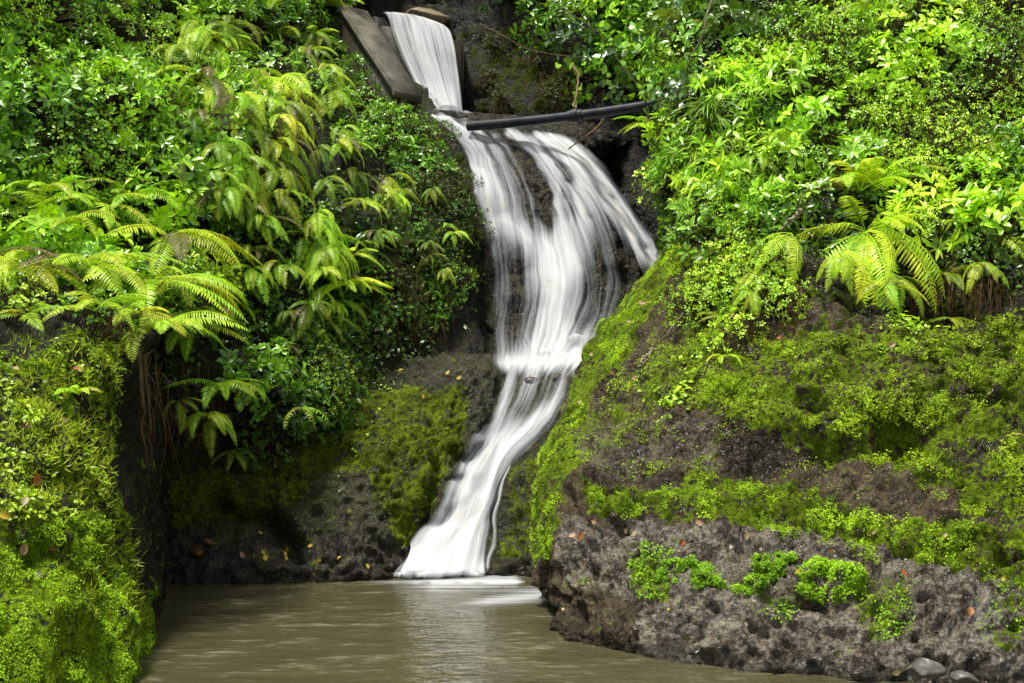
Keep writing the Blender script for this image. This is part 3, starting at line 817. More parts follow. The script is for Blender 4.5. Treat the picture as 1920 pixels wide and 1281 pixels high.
line = pA + (pB - pA) * tt - np.array((0, 0, 1)) * (.035 * np.sin(tt * math.pi))
m = MB(); m.tube(line - pA, .047, k=20, cap=True); m.build('pipe', M_pipe, pp)
tj = min(np.linspace(0, 1, 400), key=lambda t: abs(proj((pA + (pB - pA) * t)[None])[0][0] - 1080)); jc = pA + (pB - pA) * tj - np.array((0, 0, .035)); d = norm(pB - pA)
m = MB(); m.tube([jc - pA - d * .07, jc - pA - d * .065, jc - pA + d * .065, jc - pA + d * .07], .058, k=20, cap=True); m.build('coupling', M_pipe, pp)
m = MB(); m.tube([jc - pA - d * .025, jc - pA + d * .025], .068, k=20, cap=True)
m.build('flange', M_pipe, pp)

# stones
def stone(px, py, Y, size, mat, label, seed, sink=.3, name='stone', cat='stone', flat=.65):
    import bmesh
    bm = bmesh.new(); bmesh.ops.create_icosphere(bm, subdivisions=4, radius=1)
    V = np.array([v.co[:] for v in bm.verts]); F_ = np.array([[v.index for v in f.verts] for f in bm.faces]); bm.free()
    V = V * (1 + .22 * fbm(V, 1.1, 2, seed)[:, None])
    for k in range(9):                                   # flat facets, as on broken stone
        n = norm(np.random.RandomState(seed * 31 + k).normal(size=3)); dd = V @ n
        lim = .52 + .12 * (k % 3); V -= np.maximum(dd - lim, 0)[:, None] * n[None] * .95
    V *= 1 + .05 * fbm(V, 5, 3, seed + 3)[:, None]
    sx, sy = size
    V = V * np.array((sx, sx * .75, sy))
    p = P(px, py, Y)
    o = mk(name, V, [F_], mat, None, mat is not M_stone); o.location = p; o.rotation_euler = (0, random.uniform(-.1, .1), random.uniform(-.3, .3))
    tag(o, label, cat); return o
stone(1734, 1254, 6.30, (.105, .062), M_stone, 'larger grey stone lying at the waterline below the right boulder', 3)
stone(1808, 1270, 6.22, (.085, .03), M_stone, 'small flat pale stone beside the larger grey stone at the waterline', 5)
def onrock(px, py, dz=0):
    h, n = hit(px, py); return h
for px, py, sx, sy, lab, sd in ((846, 233, .07, .055, 'dark wet stone on the left of the pair at the end of the pipe', 11), (872, 231, .075, .06, 'dark wet stone touching the left end of the black pipe', 12),
                                (997, 717, .075, .05, 'dark brown stone on the lip between the middle and lowest cascades', 13), (1042, 708, .06, .035, 'dark stone in the foam right of the brown lip stone', 14),
                                (985, 722, .04, .03, 'small dark stone left of the brown stone on the cascade lip', 15)):
    h = onrock(px, py)
    stone(px, py, h[1] - .02, (sx, sy), M_stoned, lab, sd)
stone(800, 34, 14.6, (.36, .12), M_brownrock, 'flat brown rock slab behind the lip of the topmost waterfall', 21, cat='rock', name='rock')

# ------------------------------------------------------------------ plants
PLANTS = []          # (object, look, px, py, category)
def frame(o, p, z, spin, s, fwd=None):
    """stand object o at p with its local z along z"""
    z = norm(z)
    y = np.array(fwd if fwd is not None else (0, -1, .0))
    y = norm(y - z * (y @ z)); x = np.cross(y, z)
    m = Matrix(((x[0], y[0], z[0], p[0]), (x[1], y[1], z[1], p[1]), (x[2], y[2], z[2], p[2]), (0, 0, 0, 1)))
    m = m @ Matrix.Rotation(spin, 4, 'Z') @ Matrix.Diagonal((s, s, s, 1))
    o.matrix_world = m

def rdir(n): return norm(rng.normal(size=(n, 3)))

def shrub_proto(kind, seed):
    """returns (foliage mesh, stem mesh) about 0.45 m in radius, growing along +z"""
    r = np.random.RandomState(seed)
    fo, stm = MB(), MB()
    spec = dict(glossy=(OVAL, 46, (6, 9), .085, .40, M_glossy), broad=(OVAL, 34, (5, 8), .115, .46, M_glossy), small=(OVAL, 85, (4, 7), .042, .55, M_soft),
                fine=(OVAL, 120, (4, 7), .027, .6, M_soft), lance=(LANCE, 44, (6, 9), .12, .24, M_soft), vine=(HEART, 70, (1, 4), .082, .9, M_glossy))[kind]
    tpl, nb, (l0, l1), LL, wr_, mat = spec
    for k in range(nb):
        th = r.uniform(0, 2 * math.pi); rad = math.sqrt(r.uniform(0, 1)) * .45
        ht = (.33 * math.sqrt(max(0, 1 - (rad / .5) ** 2)) + .02) * r.uniform(.45, 1.15)
        c = np.array((rad * math.cos(th), rad * math.sin(th), ht))
        ax = norm(np.array((math.cos(th) * rad * 1.6, math.sin(th) * rad * 1.6, .55)) + r.normal(size=3) * .25)
        b0 = c * np.array((.25, .25, 0)) - np.array((0, 0, .08))
        mid = (b0 + c) / 2 + np.array((0, 0, .05)) + r.normal(size=3) * .02
        stm.tube(rs([b0, mid, c], 5), .006, .0025, 4)
        m = r.randint(l0, l1 + 1)
        a = r.uniform(0, 6.28) + np.arange(m) * 2.4 + r.normal(size=m) * .25
        e1 = norm(np.cross(ax, (.3, .9, .2))); e2 = np.cross(ax, e1)
        rad_ = np.cos(a)[:, None] * e1 + np.sin(a)[:, None] * e2
        lift = r.uniform(.05, .7, m)[:, None]
        d = norm(rad_ + ax * lift)
        n = norm(ax - d * (d @ ax)[:, None] + r.normal(size=(m, 3)) * .22)
        L = LL * r.uniform(.65, 1.25, m)
        base = c + ax * r.uniform(-.05, .015, m)[:, None] * (LL / .08) + d * .008
        if kind == 'vine':
            base = c + r.normal(size=(m, 3)) * .07
            d = norm(rad_ * .7 + np.array((0, 0, .1))); n = norm(ax + r.normal(size=(m, 3)) * .45)
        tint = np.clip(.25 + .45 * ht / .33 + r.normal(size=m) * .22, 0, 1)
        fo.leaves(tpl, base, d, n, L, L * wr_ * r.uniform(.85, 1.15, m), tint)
    return fo.build('foliage', mat, link=False), stm.build('stem', M_stem, link=False)
PROTO = {k: [shrub_proto(k, 100 + 10 * q + s_) for s_ in range(3 if k in ('glossy', 'small') else 2)]
         for q, k in enumerate(('glossy', 'broad', 'small', 'fine', 'lance', 'vine'))}
LOOK = dict(glossy=('shrub', 'glossy oval-leaved shrub', 'shrub'), broad=('shrub', 'broad-leaved green shrub', 'shrub'), small=('bushy_plant', 'small-leaved bushy plant', 'plant'),
            fine=('creeping_plant', 'tiny-leaved creeping plant', 'plant'), lance=('leafy_plant', 'narrow-leaved plant', 'plant'), vine=('climbing_vine', 'round-leaved climbing vine', 'vine'))

WALLSKIP = [(600, -30), (860, -30), (880, 230), (830, 262), (740, 200), (660, 120)]      # the concrete wing wall and the top curtain stay clear
def plant(kind, px, py, s, color, up=.5, sink=.0):
    if pip(np.array([px]), np.array([py]), WALLSKIP)[0]: return
    p, n = hit(px, py)
    if p is None: return
    nm, look, cat = LOOK[kind]
    o = empty(nm)
    z = n * (1 - up) + np.array((0, -.1, 1)) * up
    frame(o, p - norm(z) * sink, z, random.uniform(0, 6.28), s)
    fm, sm = random.choice(PROTO[kind])
    k = random.uniform(.8, 1.25)
    inst('foliage', fm, o, tuple(c * k for c in color))
    inst('stem', sm, o)
    PLANTS.append((o, look, px, py, cat))

def patchy(kinds, x, y):
    """neighbours tend to be of one kind"""
    v = vnoise(np.array([[x / 170., y / 140., 3.3]]), 77)[0] * .5 + .5 + random.uniform(-.13, .13)
    return kinds[min(len(kinds) - 1, max(0, int((v - .2) / .6 * len(kinds))))]
def fill(poly, spacing, fn, jitter=.45, skip=()):
    poly = np.array(poly, float)
    x0, y0 = poly.min(0); x1, y1 = poly.max(0)
    row = 0
    y = y0
    while y <= y1:
        x = x0 + (spacing / 2 if row % 2 else 0)
        while x <= x1:
            q = (x + random.uniform(-1, 1) * spacing * jitter, y + random.uniform(-1, 1) * spacing * jitter)
            if pip(np.array([q[0]]), np.array([q[1]]), poly)[0] and not any(pip(np.array([q[0]]), np.array([q[1]]), s_)[0] for s_ in skip): fn(*q)
            x += spacing
        y += spacing * .8; row += 1

BR = (.26, .52, .02); MIDG = (.13, .32, .018); DARKG = (.05, .135, .010); YEL = (.38, .62, .035); BLUEG = (.07, .16, .04)
# upper left slope
fill([(-180, -160), (560, -160), (600, 60), (520, 130), (420, 330), (330, 420), (200, 390), (-180, 380)], 70,
     lambda x, y: plant(patchy(('small', 'glossy', 'broad', 'glossy', 'small'), x, y), x, y, random.uniform(.6, 1.05) * (1.0 if y < 200 else .9), random.choice((BR, MIDG, MIDG, BR)), .45))
fill([(540, -120), (660, -120), (650, 30), (720, 140), (800, 230), (720, 260), (600, 160)], 62,
     lambda x, y: plant(random.choice(('small', 'glossy', 'small')), x, y, random.uniform(.6, .85), random.choice((DARKG, MIDG)), .4))
fill([(600, 170), (740, 200), (850, 300), (885, 380), (760, 330), (660, 300)], 52,
     lambda x, y: plant(random.choice(('small', 'fine', 'glossy')), x, y, random.uniform(.5, .75), random.choice((DARKG, MIDG, (.06, .10, .012))), .35))
fill([(740, 300), (880, 380), (900, 470), (850, 560), (800, 640), (740, 640), (720, 500), (700, 360)], 50,
     lambda x, y: plant(random.choice(('small', 'fine', 'small')), x, y, random.uniform(.4, .6), random.choice((DARKG, MIDG, (.06, .11, .012))), .15))
fill([(420, 420), (520, 380), (640, 420), (720, 520), (690, 640), (640, 760), (520, 860), (440, 800), (400, 640)], 66,
     lambda x, y: plant(random.choice(('small', 'broad', 'small')), x, y, random.uniform(.42, .65), random.choice((DARKG, MIDG, DARKG)), .2))
fill([(-150, 360), (280, 400), (420, 520), (430, 620), (320, 640), (100, 620), (-150, 600)], 85,
     lambda x, y: plant(random.choice(('glossy', 'broad', 'small')), x, y, random.uniform(.6, .85), random.choice((BR, MIDG, YEL)), .6))
fill([(590, 610), (650, 620), (660, 700), (640, 770), (590, 760)], 40, lambda x, y: plant('fine', x, y, random.uniform(.4, .55), (.17, .34, .014), .1))
# right slope
fill([(1250, 220), (1330, 130), (1500, 40), (1700, -40), (2080, -60), (2080, 250), (2000, 470), (1800, 480), (1690, 420), (1560, 380), (1480, 430), (1330, 460), (1250, 420)], 60,
     lambda x, y: plant(patchy(('broad', 'small', 'lance', 'small', 'glossy', 'fine'), x, y), x, y, random.uniform(.42, .95), random.choice((BR, BR, YEL, YEL, MIDG)), .5),
     )
fill([(1310, 420), (1460, 440), (1480, 560), (1400, 640), (1310, 600), (1290, 510)], 52, lambda x, y: plant(random.choice(('small', 'fine', 'small')), x, y, random.uniform(.45, .65), random.choice((YEL, BR)), .4))
fill([(1300, -160), (2080, -200), (2080, -60), (1700, -40), (1500, 40), (1400, 70), (1330, 60)], 80,
     lambda x, y: plant(random.choice(('glossy', 'small', 'lance')), x, y, random.uniform(.8, 1.1), random.choice((DARKG, MIDG)), .5))
# top middle: climbers over the gorge wall
fill([(880, -160), (1330, -160), (1330, 90), (1270, 180), (1170, 190), (1100, 150), (1050, 70), (930, 10)], 62,
     lambda x, y: plant(random.choice(('vine', 'vine', 'glossy')), x, y, random.uniform(.75, 1.05), random.choice((MIDG, BLUEG, BLUEG, BR)), .15))
fill([(1245, 150), (1310, 130), (1300, 230), (1255, 240)], 45, lambda x, y: plant('vine', x, y, .65, random.choice((BLUEG, BR)), .3))
fill([(650, -170), (900, -170), (900, -30), (850, -30), (650, -30)], 70, lambda x, y: plant(random.choice(('vine', 'small')), x, y, .8, DARKG, .3))
for x, y in ((920, 150), (940, 190), (1030, 175), (1050, 190), (1065, 165), (1010, 120), (930, 90)):
    plant('fine', x, y, .42, (.06, .10, .01), .2)

# ---- ferns
def frond_proto(seed, e0, e1, side=0.0, wide=.30, n=27):
    """one frond, 1 unit long, leaving the origin along +y, rising at e0 and ending at e1 (degrees)"""
    r = np.random.RandomState(seed)
    m = MB(); K = 40
    s_ = np.linspace(0, 1, K)
    ang = np.radians(e0 + (e1 - e0) * s_ ** .9)
    yaw = side * s_
    d = np.stack([np.sin(yaw) * np.cos(ang), np.cos(yaw) * np.cos(ang), np.sin(ang)], 1)
    pts = np.concatenate([[np.zeros(3)], np.cumsum(d[:-1] / (K - 1), axis=0)])
    m.tube(pts[::3], .006, .0022, 4, .75)
    q = np.linspace(.16, .985, n)
    pos = np.stack([np.interp(q, s_, pts[:, k]) for k in range(3)], 1)
    T = norm(np.stack([np.interp(q, s_, d[:, k]) for k in range(3)], 1))
    X = norm(np.cross(T, (0, 0, 1)) + np.cross(T, (.0, .01, 0.3)))
    Nn = np.cross(X, T)
    prof = np.clip(np.minimum(1, (q - .06) / .22) ** .7 * (1 - q) ** .62 * 1.42, .06, 1)
    prof = prof * np.where(r.uniform(size=n) < .06, .45, 1)
    for sg in (-1, 1):
        lean = .32 + .5 * q + r.normal(size=n) * .05
        dd = norm(X * sg + T * lean[:, None] - Nn * (.16 + .2 * r.uniform(size=n))[:, None])
        L = wide * .5 * prof * r.uniform(.9, 1.1, n) * 1.15
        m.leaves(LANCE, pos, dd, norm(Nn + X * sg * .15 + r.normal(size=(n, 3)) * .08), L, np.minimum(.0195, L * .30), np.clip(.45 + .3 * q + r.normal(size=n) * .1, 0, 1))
    return m.build('frond', M_fern, link=False)
FROND = dict(arch=[frond_proto(s_, e0, e1, sd) for s_, e0, e1, sd in ((1, 62, -45, .2), (2, 50, -60, -.2), (3, 38, -50, .35), (4, 70, -25, -.3), (21, 55, -80, .5), (22, 45, -30, -.5))],
             hang=[frond_proto(s_, e0, e1, sd, w) for s_, e0, e1, sd, w in ((5, 25, -88, .2, .29), (6, 5, -85, -.2, .26), (7, -15, -88, .1, .3), (8, 40, -88, -.1, .28), (23, 10, -70, .6, .24), (24, -5, -95, -.5, .31), (25, 30, -60, .4, .27))],
             droop=[frond_proto(s_, e0, e1, sd, .29) for s_, e0, e1, sd in ((31, -10, -92, .2), (32, -30, -95, -.2), (33, 10, -94, .1))],
             out=[frond_proto(s_, e0, e1, sd) for s_, e0, e1, sd in ((9, 30, -35, .3), (10, 22, -48, -.3), (11, 40, -30, .15), (26, 15, -60, .5), (27, 30, -65, -.45))],
             hart=[frond_proto(s_, e0, e1, sd, .34, 9) for s_, e0, e1, sd in ((12, 20, -60, .3), (13, 5, -70, -.3))])
FB = (.36, .52, .03); FM = (.27, .44, .026); FD = (.14, .24, .018); FBR = (.14, .115, .05)  # fern greens with sun and shade put into the colour, plus browned fronds
def fern(px, py, size, fronds, color=FM, look='fern', dead=0, out=.2):
    """size: frond length in photo pixels; fronds: list of (kind, azimuth from straight out, + is to the right, length factor)"""
    p, n = hit(px, py)
    if p is None: return
    o = empty('fern'); fk = random.uniform(.65, 1.25); color = tuple(q * fk for q in color)
    z = np.array((0, 0, 1.)); fwd = n * np.array((1, 1, 0)) * .6 + np.array((-p[0] * .06, -1, 0))
    frame(o, p + n * out, z, 0, size / F * p[1], fwd)
    for k, (kind, az, lf) in enumerate(fronds):
        fr_ = inst('frond', random.choice(FROND[kind]), o, FBR if k < dead or random.random() < .05 else tuple(c * random.uniform(.8, 1.2) for c in color))
        # local +y is straight out of the bank; +x is to the left of the viewer
        fr_.rotation_euler = (random.uniform(-.1, .1), random.uniform(-.4, .4), R(az))
        fr_.scale = (lf, lf, lf)
    PLANTS.append((o, look, px, py, 'fern'))
def fan(kind, a0, a1, n, l0=.75, l1=1.1):
    return [(kind, a0 + (a1 - a0) * (k + random.uniform(-.3, .3)) / max(1, n - 1), random.uniform(l0, l1)) for k in range(n)]
HERO = []
# big drooping fern on the right bank
fern(1592, 448, 230, fan('droop', -75, 75, 14, .7, 1.1) + fan('hang', -80, 80, 5, .7, .9) + fan('arch', -85, 95, 4, .5, .7), FB, 'large yellow-green fern with long drooping fronds')
fern(1640, 350, 165, fan('arch', -100, 80, 7), FB, 'arching bright green fern')
fern(1570, 380, 150, fan('arch', -90, 30, 6), FB, 'arching bright green fern')
fern(1520, 465, 130, fan('droop', -80, 40, 6), FB, 'drooping yellow-green fern')
fern(1665, 460, 120, fan('out', 20, 100, 4), FB, 'arching bright green fern')
fern(1612, 560, 95, fan('hang', -60, 60, 5), FM, 'small drooping fern')
fern(1930, 450, 120, fan('hang', -70, 30, 6), FB, 'drooping yellow-green fern')
fern(1885, 405, 90, fan('arch', -50, 50, 4), FB, 'small upright fern')
fern(1775, 520, 80, fan('out', -80, 60, 5), FM, 'small spreading fern')
fern(1800, 600, 60, fan('out', -80, 80, 5), FB, 'small spreading fern')
fern(1475, 500, 90, fan('droop', -60, 40, 6), FB, 'drooping yellow-green fern')
fern(1560, 520, 110, fan('droop', -50, 50, 7), FB, 'small drooping fern')
fern(1650, 520, 100, fan('droop', -40, 60, 6), FM, 'small drooping fern')
fern(1440, 560, 70, fan('droop', -60, 40, 5), FM, 'small drooping fern')
fern(1850, 500, 80, fan('droop', -60, 60, 5), FB, 'small drooping fern')
fern(1700, 330, 110, fan('out', -80, 80, 6), FM, 'small spreading fern')
fern(1480, 260, 100, fan('out', -80, 80, 6), FM, 'small spreading fern')
fern(1300, 330, 80, fan('droop', -60, 40, 5), FM, 'small drooping fern')
fern(1380, 580, 62, fan('out', -80, 80, 5), FB, 'small spreading fern')
fern(1420, 330, 100, fan('hang', -60, 60, 5), FM, 'small drooping fern')
fern(1400, 30, 120, fan('hang', -60, 60, 6), FD, 'dark drooping fern')
fern(1330, 40, 120, fan('out', -80, 80, 6), FD, 'dark spreading fern')
fern(1620, 60, 90, fan('arch', -80, 80, 5), FM, 'small upright fern')
fern(1900, 300, 90, fan('arch', -80, 80, 5), FM, 'small upright fern')
fern(1240, 250, 70, fan('out', -90, 20, 5), FM, 'small spreading fern')
fern(1350, 690, 60, fan('out', -80, 80, 4), FB, 'small spreading fern')
fern(1900, 800, 50, fan('out', -80, 40, 3), FB, 'small spreading fern')
# fronds hanging down the left cliff
for px, py, sz, kind, a0, a1, nf, c, dead in (
        (335, 55, 130, 'hang', -30, 50, 4, FM, 0), (395, 50, 130, 'hang', -20, 60, 4, FD, 1), (345, 150, 120, 'hang', -40, 50, 4, FM, 0), (390, 120, 160, 'hang', -20, 60, 4, FM, 0),
        (400, 190, 150, 'hang', -30, 60, 5, FB, 0), (440, 250, 150, 'hang', -30, 60, 5, FM, 1), (375, 205, 110, 'hang', -50, 30, 3, FM, 0), (520, 195, 165, 'hang', -20, 60, 5, FB, 0),
        (590, 175, 100, 'hang', -30, 60, 4, FM, 0), (615, 225, 110, 'hang', -20, 60, 4, FM, 0), (480, 230, 130, 'hang', -30, 50, 4, FD, 1), (420, 130, 110, 'out', 0, 80, 4, FM, 0),
        (340, 270, 100, 'hang', -50, 40, 4, FD, 2), (370, 360, 130, 'hang', -40, 50, 4, FM, 1), (410, 380, 110, 'hang', -20, 50, 4, FM, 0), (470, 300, 120, 'hang', -20, 50, 4, FM, 0),
        (510, 345, 130, 'hang', -10, 60, 4, FM, 0), (545, 300, 90, 'hang', -30, 50, 3, FD, 0), (555, 30, 120, 'out', 10, 80, 5, FM, 0), (500, 60, 140, 'arch', -70, -20, 3, FM, 0),
        (575, 150, 90, 'hang', -30, 50, 4, FM, 0), (600, 100, 90, 'hang', -30, 60, 4, FD, 0),
        (690, 375, 95, 'hang', -60, 60, 5, FM, 0), (720, 355, 90, 'hang', -40, 60, 5, FM, 0), (655, 395, 75, 'out', -80, 60, 5, FB, 0), (740, 400, 70, 'hang', -40, 50, 4, FM, 0),
        (690, 440, 70, 'hang', -50, 50, 4, FD, 0), (560, 440, 130, 'hang', -30, 70, 4, FM, 0), (585, 480, 110, 'hang', -20, 60, 5, FM, 0), (475, 515, 110, 'hang', -40, 50, 4, FM, 0),
        (630, 520, 100, 'out', -60, 80, 6, FB, 0), (615, 560, 90, 'hang', -50, 50, 5, FM, 0), (550, 585, 95, 'hang', -40, 50, 4, FD, 1), (640, 470, 80, 'out', -20, 80, 4, FM, 0),
        (830, 455, 60, 'hang', -40, 50, 4, FM, 0), (800, 380, 55, 'hang', -40, 50, 4, FM, 0), (770, 470, 60, 'hang', -40, 50, 4, FD, 0), (820, 510, 50, 'hang', -40, 50, 4, FM, 0),
        (360, 300, 130, 'hang', -10, 60, 4, FM, 0), (430, 330, 130, 'hang', -10, 60, 5, FM, 0), (460, 390, 120, 'hang', -10, 60, 4, FD, 1), (500, 270, 120, 'hang', 0, 60, 4, FB, 0), (540, 400, 110, 'hang', -10, 60, 4, FM, 0),
        (600, 300, 100, 'hang', -10, 60, 4, FM, 0), (640, 330, 90, 'hang', -10, 60, 4, FD, 0), (450, 450, 110, 'hang', -30, 50, 4, FM, 0), (520, 500, 110, 'hang', -30, 50, 4, FM, 0), (570, 540, 100, 'hang', -30, 50, 4, FM, 0), (610, 620, 80, 'hang', -30, 50, 4, FM, 0),
        (380, 80, 120, 'hang', -10, 60, 4, FM, 0), (430, 180, 120, 'hang', -10, 60, 4, FM, 0),
        (520, 640, 70, 'hang', -40, 50, 4, FD, 0), (690, 545, 60, 'out', -40, 70, 4, FM, 0)):
    fern(px + random.uniform(-45, 30), py + random.uniform(20, 60), sz * .75, fan(kind, a0 - 10, a1 + 10, nf), tuple(q * .85 for q in c), 'small ' + {'hang': 'hanging fern', 'out': 'spreading fern', 'arch': 'upright fern'}[kind], 0, .2 if px < 640 else .12)
    fern(px, py, sz * .88, fan(kind, a0 - 10, a1 + 15, nf + 3), tuple(q * 1.15 for q in c), {'hang': 'hanging fern', 'out': 'spreading fern', 'arch': 'upright fern'}[kind] + (' with browned fronds' if dead else ''), dead, .26 if px < 640 else .16)
# big ferns crowning the near left bank
for px, py, sz, kind, a0, a1, nf, c in (
        (80, 400, 130, 'arch', -80, 90, 7, FM), (180, 420, 170, 'out', -40, 100, 7, FB), (110, 480, 150, 'arch', -70, 80, 7, FB), (20, 440, 130, 'arch', -80, 60, 6, FM), (-40, 540, 190, 'out', 0, 100, 6, FB),
        (240, 400, 140, 'arch', -70, 80, 6, FM), (290, 480, 190, 'out', -30, 95, 7, FB), (60, 560, 190, 'out', -40, 100, 7, FB), (170, 560, 210, 'out', -30, 90, 8, FB), (250, 560, 210, 'out', -40, 95, 8, FB),
        (310, 560, 190, 'out', -30, 100, 8, FB), (330, 620, 170, 'out', -40, 95, 7, FB), (240, 620, 190, 'out', -50, 80, 7, FB), (130, 620, 150, 'out', -60, 70, 6, FM), (40, 640, 120, 'out', -60, 70, 5, FB),
        (360, 660, 130, 'out', -40, 90, 6, FB), (390, 720, 110, 'out', -60, 80, 6, FM), (380, 780, 100, 'hang', -50, 60, 6, FM), (300, 790, 70, 'hang', -50, 60, 5, FM), (540, 790, 75, 'hart', -60, 80, 7, FM),
        (410, 620, 120, 'hang', -30, 60, 5, FM), (110, 760, 80, 'arch', -60, 60, 4, FB), (20, 760, 90, 'arch', -60, 60, 4, FD), (225, 640, 130, 'out', -30, 60, 5, FB), (415, 840, 60, 'hang', -50, 60, 5, FM),
        (450, 760, 70, 'hang', -50, 60, 5, FM), (330, 840, 60, 'hart', -50, 60, 5, FM), (630, 640, 60, 'hart', -50, 60, 5, FM)):
    fern(px, py, sz, fan(kind, a0, a1, nf), c, {'hang': 'hanging bright fern', 'out': 'bright fern', 'arch': 'arching fern', 'hart': 'broad-lobed small fern'}[kind])

# ------------------------------------------------------------------ moss, creeping leaves, grass: nobody could count them
def scatter(masses, regs, n_per_m2, seed, jit=26, patch=2.2, cut=-.15):
    """random points on the rock inside the given regions -> positions, normals"""
    r = np.random.RandomState(seed)
    P_, N_ = [], []
    for nme in masses:
        m = MASS[nme]; V, Q, n = m['V'], m['Q'], m['n']
        c = V[Q].mean(1); fn = np.cross(V[Q[:, 2]] - V[Q[:, 0]], V[Q[:, 3]] - V[Q[:, 1]]); ar = np.linalg.norm(fn, axis=1) * .5
        px, py = proj(c)
        jx = px + jit * fbm(c, 3.2, 3, seed); jy = py + jit * fbm(c, 3.2, 3, seed + 50)
        d = np.zeros(len(c))
        for poly, w in regs: d = np.where(pip(jx, jy, poly), w, d)
        pn = fbm(c, patch, 4, seed + 9)
        pn2 = fbm(c, patch * 4.5, 3, seed + 19)
        d *= np.clip((pn - cut) * 4, 0, 1) * np.clip((pn2 - cut - .08) * 5, 0, 1)
        lam = d * ar * n_per_m2
        cnt = r.poisson(lam)
        k = np.repeat(np.arange(len(c)), cnt)
        a, b_ = r.uniform(size=(2, len(k)))
        q = V[Q[k]]
        p = (q[:, 0] * ((1 - a) * (1 - b_))[:, None] + q[:, 1] * (a * (1 - b_))[:, None] + q[:, 2] * (a * b_)[:, None] + q[:, 3] * ((1 - a) * b_)[:, None])
        P_.append(p); N_.append(n[Q[k, 0]])
    return np.concatenate(P_), np.concatenate(N_), r
def cover(name, masses, regs, dens, L0, L1, wr_, color, label, cat, seed, tpl=TINY, lift=.02, mat=None, up=.45, patch=2.2, cut=-.15, jit=40, tuft=1):
    p, n, r = scatter(masses, regs, dens, seed, jit, patch, cut)
    if tuft > 1:
        n = np.repeat(n, tuft, 0); p = np.repeat(p, tuft, 0) + r.normal(size=(len(p) * tuft, 3)) * L1 * .8
    k = len(p)
    # cushions: swell the cover outward with a slow noise so that it is not a flat film
    sw = np.clip(fbm(p, 10, 3, seed + 4) * .8 + .5, 0, 1)
    p = p + n * (sw * lift * r.uniform(.2, 1.2, k))[:, None]
    nn = norm(n * (1 - up) + np.array((0, 0, up)) + r.normal(size=(k, 3)) * .38)
    d = norm(np.cross(nn, r.normal(size=(k, 3))) + np.array((0, -.2, -.25)))
    L = r.uniform(L0, L1, k) * (.75 + .5 * sw)
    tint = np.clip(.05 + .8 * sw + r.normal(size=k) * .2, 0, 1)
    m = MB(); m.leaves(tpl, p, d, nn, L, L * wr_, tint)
    o = m.build(name, mat or M_moss, smooth=False, color=color)
    tag(o, label, cat, kind='stuff')
    return o
def ell(x, y, rx, ry): return ([(x + rx * math.cos(t * .5236), y + ry * math.sin(t * .5236)) for t in range(12)], 0)
CAVES = [ell(1690, 825, 62, 42), ell(1420, 850, 70, 36), ell(1560, 838, 70, 28), ell(1830, 905, 60, 36), ell(1870, 940, 50, 26), ell(1530, 770, 40, 18), ell(1750, 690, 30, 14), ell(1850, 760, 30, 16), ell(1300, 790, 60, 24)]
MY = (.28, .47, .014); MG = (.18, .36, .013); MO = (.22, .35, .012)
cover('moss', ['rock_bank'], [(RB_BAND, 1)], 34000, .005, .013, .6, MY, 'band of bright lacy moss across the middle of the right boulder', 'moss', 1, lift=.05, patch=2.6, cut=-.15)
cover('creeping_leaves', ['rock_bank'], [([(1110, 760), (1680, 820), (1680, 960), (1300, 890), (1110, 900)], .4), (RB_UP, 1)] + CAVES, 30000, .006, .016, .6, MO, 'olive lacy creeping leaves under the overhang on the right bank', 'ground cover', 2, lift=.08, patch=2.2, cut=-.2)
cover('moss', ['rock_bank'], [(RB_SLOPE, 1), ([(1180, 500), (1250, 470), (1240, 560), (1150, 650)], .45), ([(1290, 440), (1340, 470), (1330, 600), (1240, 680), (1180, 780), (1130, 850), (1080, 900), (1060, 850), (1130, 750), (1200, 660), (1280, 590)], .3)], 34000, .005, .012, .6, MY, 'bright moss down the left edge of the right boulder', 'moss', 3, lift=.03, patch=2.2, cut=-.2)
cover('moss', ['rock_bank'], [([(1190, 1030), (1270, 1030), (1260, 1120), (1190, 1110)], 1), ([(1600, 1090), (1720, 1090), (1720, 1200), (1620, 1210)], .8), ([(1880, 1100), (1990, 1100), (1990, 1230), (1840, 1240)], .7),
                              ([(1420, 1110), (1500, 1110), (1500, 1150), (1420, 1150)], 1), ([(1060, 1030), (1110, 1050), (1110, 1130), (1070, 1110)], .4)],
      7000, .011, .02, .7, MG, 'small green moss patches low on the right boulder', 'moss', 4, lift=.03)
cover('ground_cover', ['rock_bank'], [([(1300, 420), (1500, 420), (1480, 620), (1390, 680), (1300, 640), (1330, 540)], 1), ([(1640, 610), (1990, 580), (1990, 700), (1640, 660)], .8), ([(1200, 680), (1330, 650), (1300, 780), (1190, 760)], .8)], 3200, .02, .04, .7, YEL,
      'yellow-green leafy ground cover above the right boulder', 'ground cover', 5, tpl=OVAL, lift=.08, mat=M_soft, cut=-.2)
cover('ground_cover', ['rock_bank'], [([(1230, 0), (2200, -200), (2200, 560), (1700, 520), (1500, 480), (1240, 470)], 1)], 1400, .03, .065, .5, (.07, .16, .012), 'low green undergrowth between the shrubs of the right slope', 'undergrowth', 6, tpl=OVAL, lift=.15, mat=M_glossy, cut=-.5)  # colour darkened for the shade in gaps between shrubs
cover('ground_cover', ['cliff'], [([(-300, -200), (560, -200), (600, 110), (730, 240), (870, 335), (880, 640), (620, 800), (300, 800), (-300, 600)], 1)], 1100, .03, .06, .5, (.035, .085, .008), 'low undergrowth toned dark as shade between the plants of the left cliff', 'undergrowth', 7, tpl=OVAL, lift=.14, mat=M_glossy, cut=-.3)  # leaf colour darkened so the gaps read as black shade
